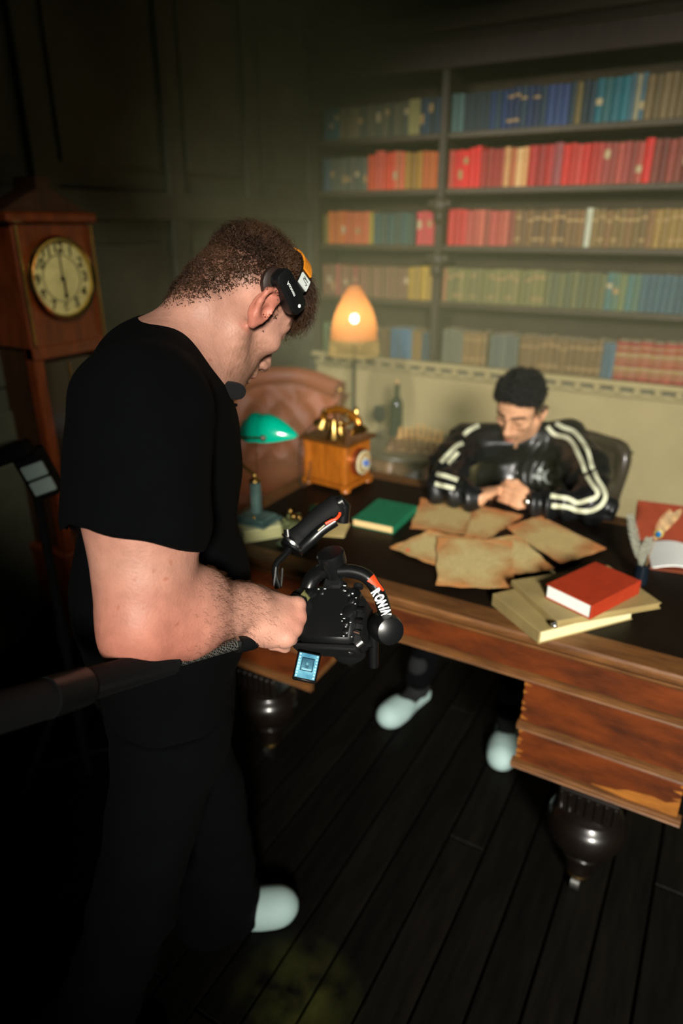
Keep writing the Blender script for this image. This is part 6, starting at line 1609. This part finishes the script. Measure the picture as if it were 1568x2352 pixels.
# hands, fingers laced
def hand(wr, kn, up, side, curl, k0):
    a = kn - wr; La_ = np.linalg.norm(a); a /= La_; up = up - a * (up @ a); up /= np.linalg.norm(up); sd = np.cross(a, up) * side
    s.ell(wr + a * La_ * 0.5, (La_ * 0.62, 0.040, 0.017), np.c_[a, sd, up], 0.015)
    for i in range(4):
        m0 = kn + sd * (-0.030 + 0.0195 * i) * 1.0 - a * (0.004 * abs(i - 1))
        L_ = (0.036, 0.040, 0.037, 0.030)[i]
        p1 = m0 + (a * math.cos(curl) - up * math.sin(curl)) * L_; p2 = p1 + (a * math.cos(curl * 2) - up * math.sin(curl * 2)) * L_ * 0.7; p3 = p2 + (a * math.cos(curl * 2.6) - up * math.sin(curl * 2.6)) * L_ * 0.5
        s.chain([m0 - a * 0.02, m0, p1, p2, p3], [0.0105, 0.0105, 0.0095, 0.009, 0.008], 0.0035)
    t0_ = wr + a * 0.03 - sd * 0.028; t1_ = t0_ + a * 0.035 - sd * 0.014 - up * 0.004; t2_ = t1_ + a * 0.030 + sd * 0.004 - up * 0.006
    s.chain([t0_, t1_, t2_], [0.015, 0.012, 0.0095], 0.008)
lk = at_z(1182, 1138, T + 0.060); rk_ = at_z(1122, 1128, T + 0.055)
hand(lw_ + np.array([-0.015, 0, 0.004]), lk, np.array([0.15, -0.80, 0.60]), -1, 0.30, 0)
hand(rw_ + np.array([0.01, 0, 0.008]), rk_ + np.array([0, 0.02, 0.0]), np.array([-0.2, -0.65, 0.72]), 1, 0.42, 1)
me, V2 = s.mesh('body', 1)
HL2 = (V2 - SO) @ SR
base2 = np.array(lin((208, 156, 120))); stub2 = np.array(lin((120, 88, 62))); hairc = np.array(lin((18, 17, 15)))
col_ = np.tile(base2, (len(V2), 1)) * (1 + 0.05 * vnoise(V2, 40, 2))[:, None]
ih = np.linalg.norm(V2 - SO, axis=1) < 0.17
jaw2 = ih * sstep(-0.030, -0.060, HL2[:, 2]) * sstep(-0.02, 0.03, HL2[:, 0]) * sstep(-0.135, -0.115, HL2[:, 2]); mixc(stub2, 0.5 * jaw2)
mst = ih * (np.abs(HL2[:, 2] + 0.052) < 0.007) * (HL2[:, 0] > 0.07) * (np.abs(HL2[:, 1]) < 0.03); mixc(stub2, 0.5 * mst)
lip2 = ih * (np.linalg.norm((HL2 - np.array([0.104, 0, -0.069])) / np.array([0.012, 0.022, 0.011]), axis=1) < 1); mixc(np.array(lin((178, 100, 84))), 0.7 * lip2)
brow2 = ih * (np.abs(HL2[:, 2] - 0.033 + 0.15 * np.maximum(0, np.abs(HL2[:, 1]) - 0.04)) < 0.0065) * (HL2[:, 0] > 0.06) * (np.abs(HL2[:, 1]) > 0.012) * (np.abs(HL2[:, 1]) < 0.058); mixc(hairc, 0.85 * brow2)
eye2 = ih * ((np.abs(np.abs(HL2[:, 1]) - 0.032) < 0.014) & (np.abs(HL2[:, 2] - 0.001) < 0.004) & (HL2[:, 0] > 0.07)); mixc(hairc, 0.7 * eye2)
d2 = ih * sstep(0.0, 0.02, HL2[:, 2] - np.where(HL2[:, 0] > 0.042, 0.055 + 0.3 * (HL2[:, 0] - 0.042), np.where(HL2[:, 0] > 0.018, -0.012, 0.0))) * (HL2[:, 0] < 0.085)
mixc(hairc, 0.9 * d2)
paint(me, np.clip(col_, 0, 1))
put('body', to_local(me, ls), skin_mat('olive_skin', 0.12), sm_)
# hair
s = SDF(SO - 0.17, SO + 0.19, 0.004)
E2 = lambda c, r, k=0.01, sub=False: s.ell(SO + SR @ np.array(c), r, SR, k, sub)
E2((-0.006, 0, 0.062), (0.094, 0.080, 0.083), 0.0)
E2((0.035, 0, 0.098), (0.060, 0.066, 0.050), 0.02)
rg = np.random.default_rng(3)
for k in range(160):
    v = rg.normal(size=3); v[2] = abs(v[2]) * 0.9 + 0.15; v /= np.linalg.norm(v)
    E2(np.array([0.004, 0, 0.070]) + v * np.array([0.096, 0.080, 0.084]), 0.012 * rg.uniform(0.7, 1.3) * np.ones(3), 0.006)
E2((0.105, 0, 0.005), (0.060, 0.10, 0.066), 0.008, True)        # clear the face
s.cut(SO + SR @ np.array([0, 0, -0.01]), SR @ np.array([0.75, 0, -0.7]) , 0.01)
s.cut(SO + SR @ np.array([-0.02, 0, -0.035]), SR @ np.array([0, 0, -1.0]), 0.01)
for y in (-1, 1): E2((0.0, y * 0.09, -0.002), (0.03, 0.022, 0.04), 0.004, True)
me, _v = s.mesh('hair', 1)
V3 = np.array([v.co for v in me.vertices]); N3 = vert_normals(me); rg = np.random.default_rng(12)
i3 = rg.choice(len(V3), 3200)
hm3 = strands(V3[i3], N3[i3], rg.uniform(0.008, 0.02, len(i3)), rg.normal(size=(len(i3), 3)) * 0.5, 0.3, 0.0011, 3, 3)
put('hair_curls', to_local(hm3, ls), mat('black_curls', (12, 11, 10), 0.7), sm_)
put('hair', to_local(me, ls), mat('black_hair', (13, 12, 11), 0.95, var=.5, scale=60, bump=.8, bscale=120), sm_)
# jacket
s = SDF((-1.02, 1.96, 0.45), (-0.14, 2.98, 1.10), 0.0055)
ctr = (rs + lsn) / 2 + np.array([0.01, 0.06, -0.02])
s.ell(ctr - [0, -0.02, 0.20], (0.185, 0.125, 0.24), None, 0.0)
s.ell(ctr - [0, -0.02, 0.38], (0.18, 0.13, 0.18), None, 0.06)
s.cap(rs, lsn, 0.062, 0.062, 0.06); s.cap(rs, snk - [0.05, 0, 0.01], 0.060, 0.050, 0.05); s.cap(lsn, snk + np.array([0.06, 0, -0.01]), 0.062, 0.05, 0.05)
s.chain([rs, rs * 0.5 + re_ * 0.5 + [-0.02, 0, 0], re_], [0.070, 0.070, 0.060], 0.03); s.cap(re_, rw_ + np.array([-0.01, 0, 0]), 0.058, 0.044, 0.025)
s.chain([lsn, lsn * 0.5 + le_ * 0.5 + [0.025, 0, 0], le_], [0.074, 0.074, 0.062], 0.03); s.cap(le_, lw_ + np.array([0.02, 0, 0]), 0.060, 0.046, 0.025)
s.cap(snk - [0, 0.0, 0.005], snk + np.array([-0.008, -0.012, 0.016]), 0.070, 0.064, 0.02)
s.cap(snk + np.array([-0.02, -0.03, 0.09]), snk + np.array([-0.01, -0.015, -0.02]), 0.058, 0.056, 0.012, True)
0 and s.cut_near(snk + np.array([0, -0.01, 0.062]), np.array([-0.05, -0.30, 0.95]), snk + np.array([0, 0, 0.06]), 0.11)
s.cut((0, 0, T + 0.004), (0, 0, -1)) if False else None
def lf(x, y, z):
    P = np.stack([x, y, z], 1)
    front = sstep(2.62, 2.48, y)
    v = 0.009 * np.sin(x * 85 + 6 * vnoise(P, 10, 1)) * front * sstep(1.0, 0.88, z)
    return v + 0.0038 * vnoise(P, 42, 3) + 0.0022 * np.sin(P @ np.array([60, 40, 110]) + 3 * vnoise(P, 14, 5)) * sstep(0.16, 0.24, np.abs(x + 0.6))
s.bump(lf)
# rest the sleeves on the desk
zc_cut = T + 0.002
ax3 = [(s.lo[i] + s.h * np.arange(s.n[i])).astype(np.float32) for i in range(3)]
ond = (ax3[1] < DY1 + 0.01)[None, :, None] & np.ones(s.n, bool)
s.g = np.where(ond, np.maximum(s.g, (zc_cut - ax3[2])[None, None, :]), s.g).astype(np.float32)
me, _v = s.mesh('jacket', 2)
m_lj = mat('black_leather', (15, 17, 18), 0.42, var=.2, scale=12, bump=.2, bscale=120, spec=.6, coat=.12)
jk = put('jacket', to_local(me, ls), m_lj, sm_)
bj = bvh_of(jk, ls.inverted())
def c4(q): return (1080 + q[0] * 0.2232, 820 + q[1] * 0.2232)
def c9(q): return (900 + q[0] * 0.426, 800 + q[1] * 0.426)
m_st = mat('cream_stripe', (212, 214, 184), 0.5, var=.06)
STR = [[(820, 640), (940, 720), (1060, 770), (1150, 870), (1210, 980), (1240, 1100), (1258, 1158)], [(1272, 1180), (1310, 1270), (1370, 1370), (1385, 1450), (1330, 1535), (1220, 1585), (1100, 1578), (1000, 1545), (830, 1530)],
       [(790, 720), (870, 800), (990, 830), (1060, 900), (1110, 1000), (1150, 1090), (1185, 1195)], [(1195, 1225), (1240, 1300), (1305, 1390), (1285, 1445), (1220, 1470), (1100, 1500), (990, 1455), (820, 1430)]]
for q in STR:
    mb = ribbon_on(bj, [c4(a) for a in q], 5.0, 0.0022)
    mb.v = [tuple(ls @ Vector(a)) for a in mb.v]
    if mb.f: part('sleeve_stripe', mb, m_st, jk)
STR2 = [[(385, 470), (420, 440), (480, 412), (550, 402)], [(262, 615), (300, 575), (345, 530), (382, 512)], [(300, 622), (330, 590), (356, 562)], [(240, 678), (290, 690), (355, 712)], [(232, 730), (280, 742), (335, 756)]]
for q in STR2:
    mb = ribbon_on(bj, [c9(a) for a in q], 4.6, 0.0022)
    mb.v = [tuple(ls @ Vector(a)) for a in mb.v]
    if mb.f: part('sleeve_stripe', mb, m_st, jk)
# embroidered emblem on the chest
m_em = mat('silver_thread', (176, 184, 176), .5)
EM = [([(690, 1185), (705, 1165), (720, 1140), (727, 1170), (745, 1180)], 2.0), ([(640, 1250), (655, 1215), (668, 1250), (680, 1222), (690, 1255)], 1.1), ([(700, 1225), (698, 1260), (715, 1255), (716, 1228)], 1.1), ([(640, 1225), (690, 1205), (740, 1215)], 1.0),
      ([(735, 1230), (728, 1255), (745, 1258)], 1.0), ([(780, 1180), (760, 1225), (775, 1280), (810, 1300), (845, 1285)], 1.9), ([(780, 1180), (810, 1160), (850, 1150), (880, 1165), (885, 1190)], 1.3), ([(820, 1215), (850, 1212), (835, 1245), (855, 1265)], 1.2), ([(870, 1200), (865, 1235), (885, 1240), (905, 1215)], 1.1), ([(850, 1180), (890, 1195), (912, 1205)], 1.0)]
emb = MB()
for q, hw2 in EM:
    mb = ribbon_on(bj, [c4(a) for a in q], hw2, 0.0016, n=4); o_ = len(emb.v); emb.v += [tuple(ls @ Vector(a)) for a in mb.v]; emb.f += [tuple(i + o_ for i in f) for f in mb.f]
if emb.f: part('chest_emblem', emb, m_em, jk, label='silver embroidered emblem on the chest')
zp = ribbon_on(bj, [c4(a) for a in ((455, 930), (470, 1040), (478, 1130), (476, 1250))], 0.9, 0.002, n=5)
zp.v = [tuple(ls @ Vector(a)) for a in zp.v]
if zp.f: part('zip', zp, mat('dark_zip', (60, 62, 58), .4, metal=.7), jk)
r0 = ray(*c4((472, 1195))); hit = bj.ray_cast(Vector(_eye), Vector(r0).normalized())[0]
if hit is not None: part('zip_pull', MB().ell(ls @ (hit + Vector((0, -0.003, 0))), (0.0035, 0.003, 0.008), 8, 6), m_steel, jk)
# ribbed cuffs
m_rib = mat('black_rib_knit', (19, 20, 21), .9, bump=.3, bscale=300)
for a, b_ in ((le_, lw_), (re_, rw_)):
    dv = (b_ - a) / np.linalg.norm(b_ - a); q = b_ - dv * 0.012
    part('cuff', MB(ls).tube([q - dv * 0.045, q - dv * 0.03, q + dv * 0.002, q + dv * 0.006], [0.046, 0.044, 0.037, 0.032], 20), m_rib, jk)
# dark watch on his left wrist
dv = (lw_ - le_) / np.linalg.norm(lw_ - le_)
wt = thing('wrist_watch', 'black wrist watch on the seated man', 'watch', tuple(lw_))
part('strap', MB(local(wt)).tube([lw_ + dv * 0.006, lw_ + dv * 0.02], [0.031, 0.031], 22), m_blk, wt); part('watch_case', MB(local(wt)).ell(lw_ + dv * 0.013 + np.array([0, -0.026, 0.012]), (0.012, 0.007, 0.012), 14, 8), m_steel, wt)
# trousers, socks, slippers under the desk
s = SDF((-1.05, 1.62, 0.04), (-0.22, 3.0, 0.66), 0.009)
pel = ctr - np.array([0, -0.06, 0.42]); pel[2] = 0.54
lt_k = np.array([-0.45, 2.28, 0.52]); rt_k = np.array([-0.78, 2.24, 0.50]); lt_a = np.array([-0.46, 2.02, 0.11]); rt_a = np.array([-0.815, 2.02, 0.11])
s.ell(pel, (0.17, 0.14, 0.10), None, 0.0)
for kk_, aa_, sx in ((lt_k, lt_a, 1), (rt_k, rt_a, -1)): s.cap(pel + np.array([sx * 0.09, 0, 0]), kk_, 0.088, 0.066, 0.04); s.cap(kk_, aa_, 0.066, 0.052, 0.03)
s.cut((0, 0, 0.07), (0, 0, -1))
me, _v = s.mesh('trousers', 1); put('trousers', to_local(me, ls), m_jean, sm_)
for aa_, hd2 in ((rt_a, R(-103)), (lt_a, R(-80))):
    f_ = np.array([math.cos(hd2), math.sin(hd2), 0]); g = np.array([aa_[0], aa_[1], 0]) + f_ * 0.06
    sk = SDF(g - [0.2, 0.2, 0.01], g + [0.2, 0.2, 0.2], 0.008)
    sk.cap(g - f_ * 0.085 + [0, 0, .045], g + f_ * 0.09 + [0, 0, .036], 0.034, 0.028, 0.0); sk.cap(g - f_ * 0.06 + [0, 0, .05], g - f_ * 0.06 + [0, 0, 0.17], 0.036, 0.04, 0.02)
    me, _v = sk.mesh('sock', 1); put('sock', to_local(me, ls), m_sock, sm_)
    sl_ = make_slipper('slipper', None, 0, None, m_slip, sm_); sl_.matrix_local = ls @ mtx((g[0] + f_[0] * 0.012, g[1] + f_[1] * 0.012, 0.002), Matrix.Rotation(hd2, 3, 'Z'))
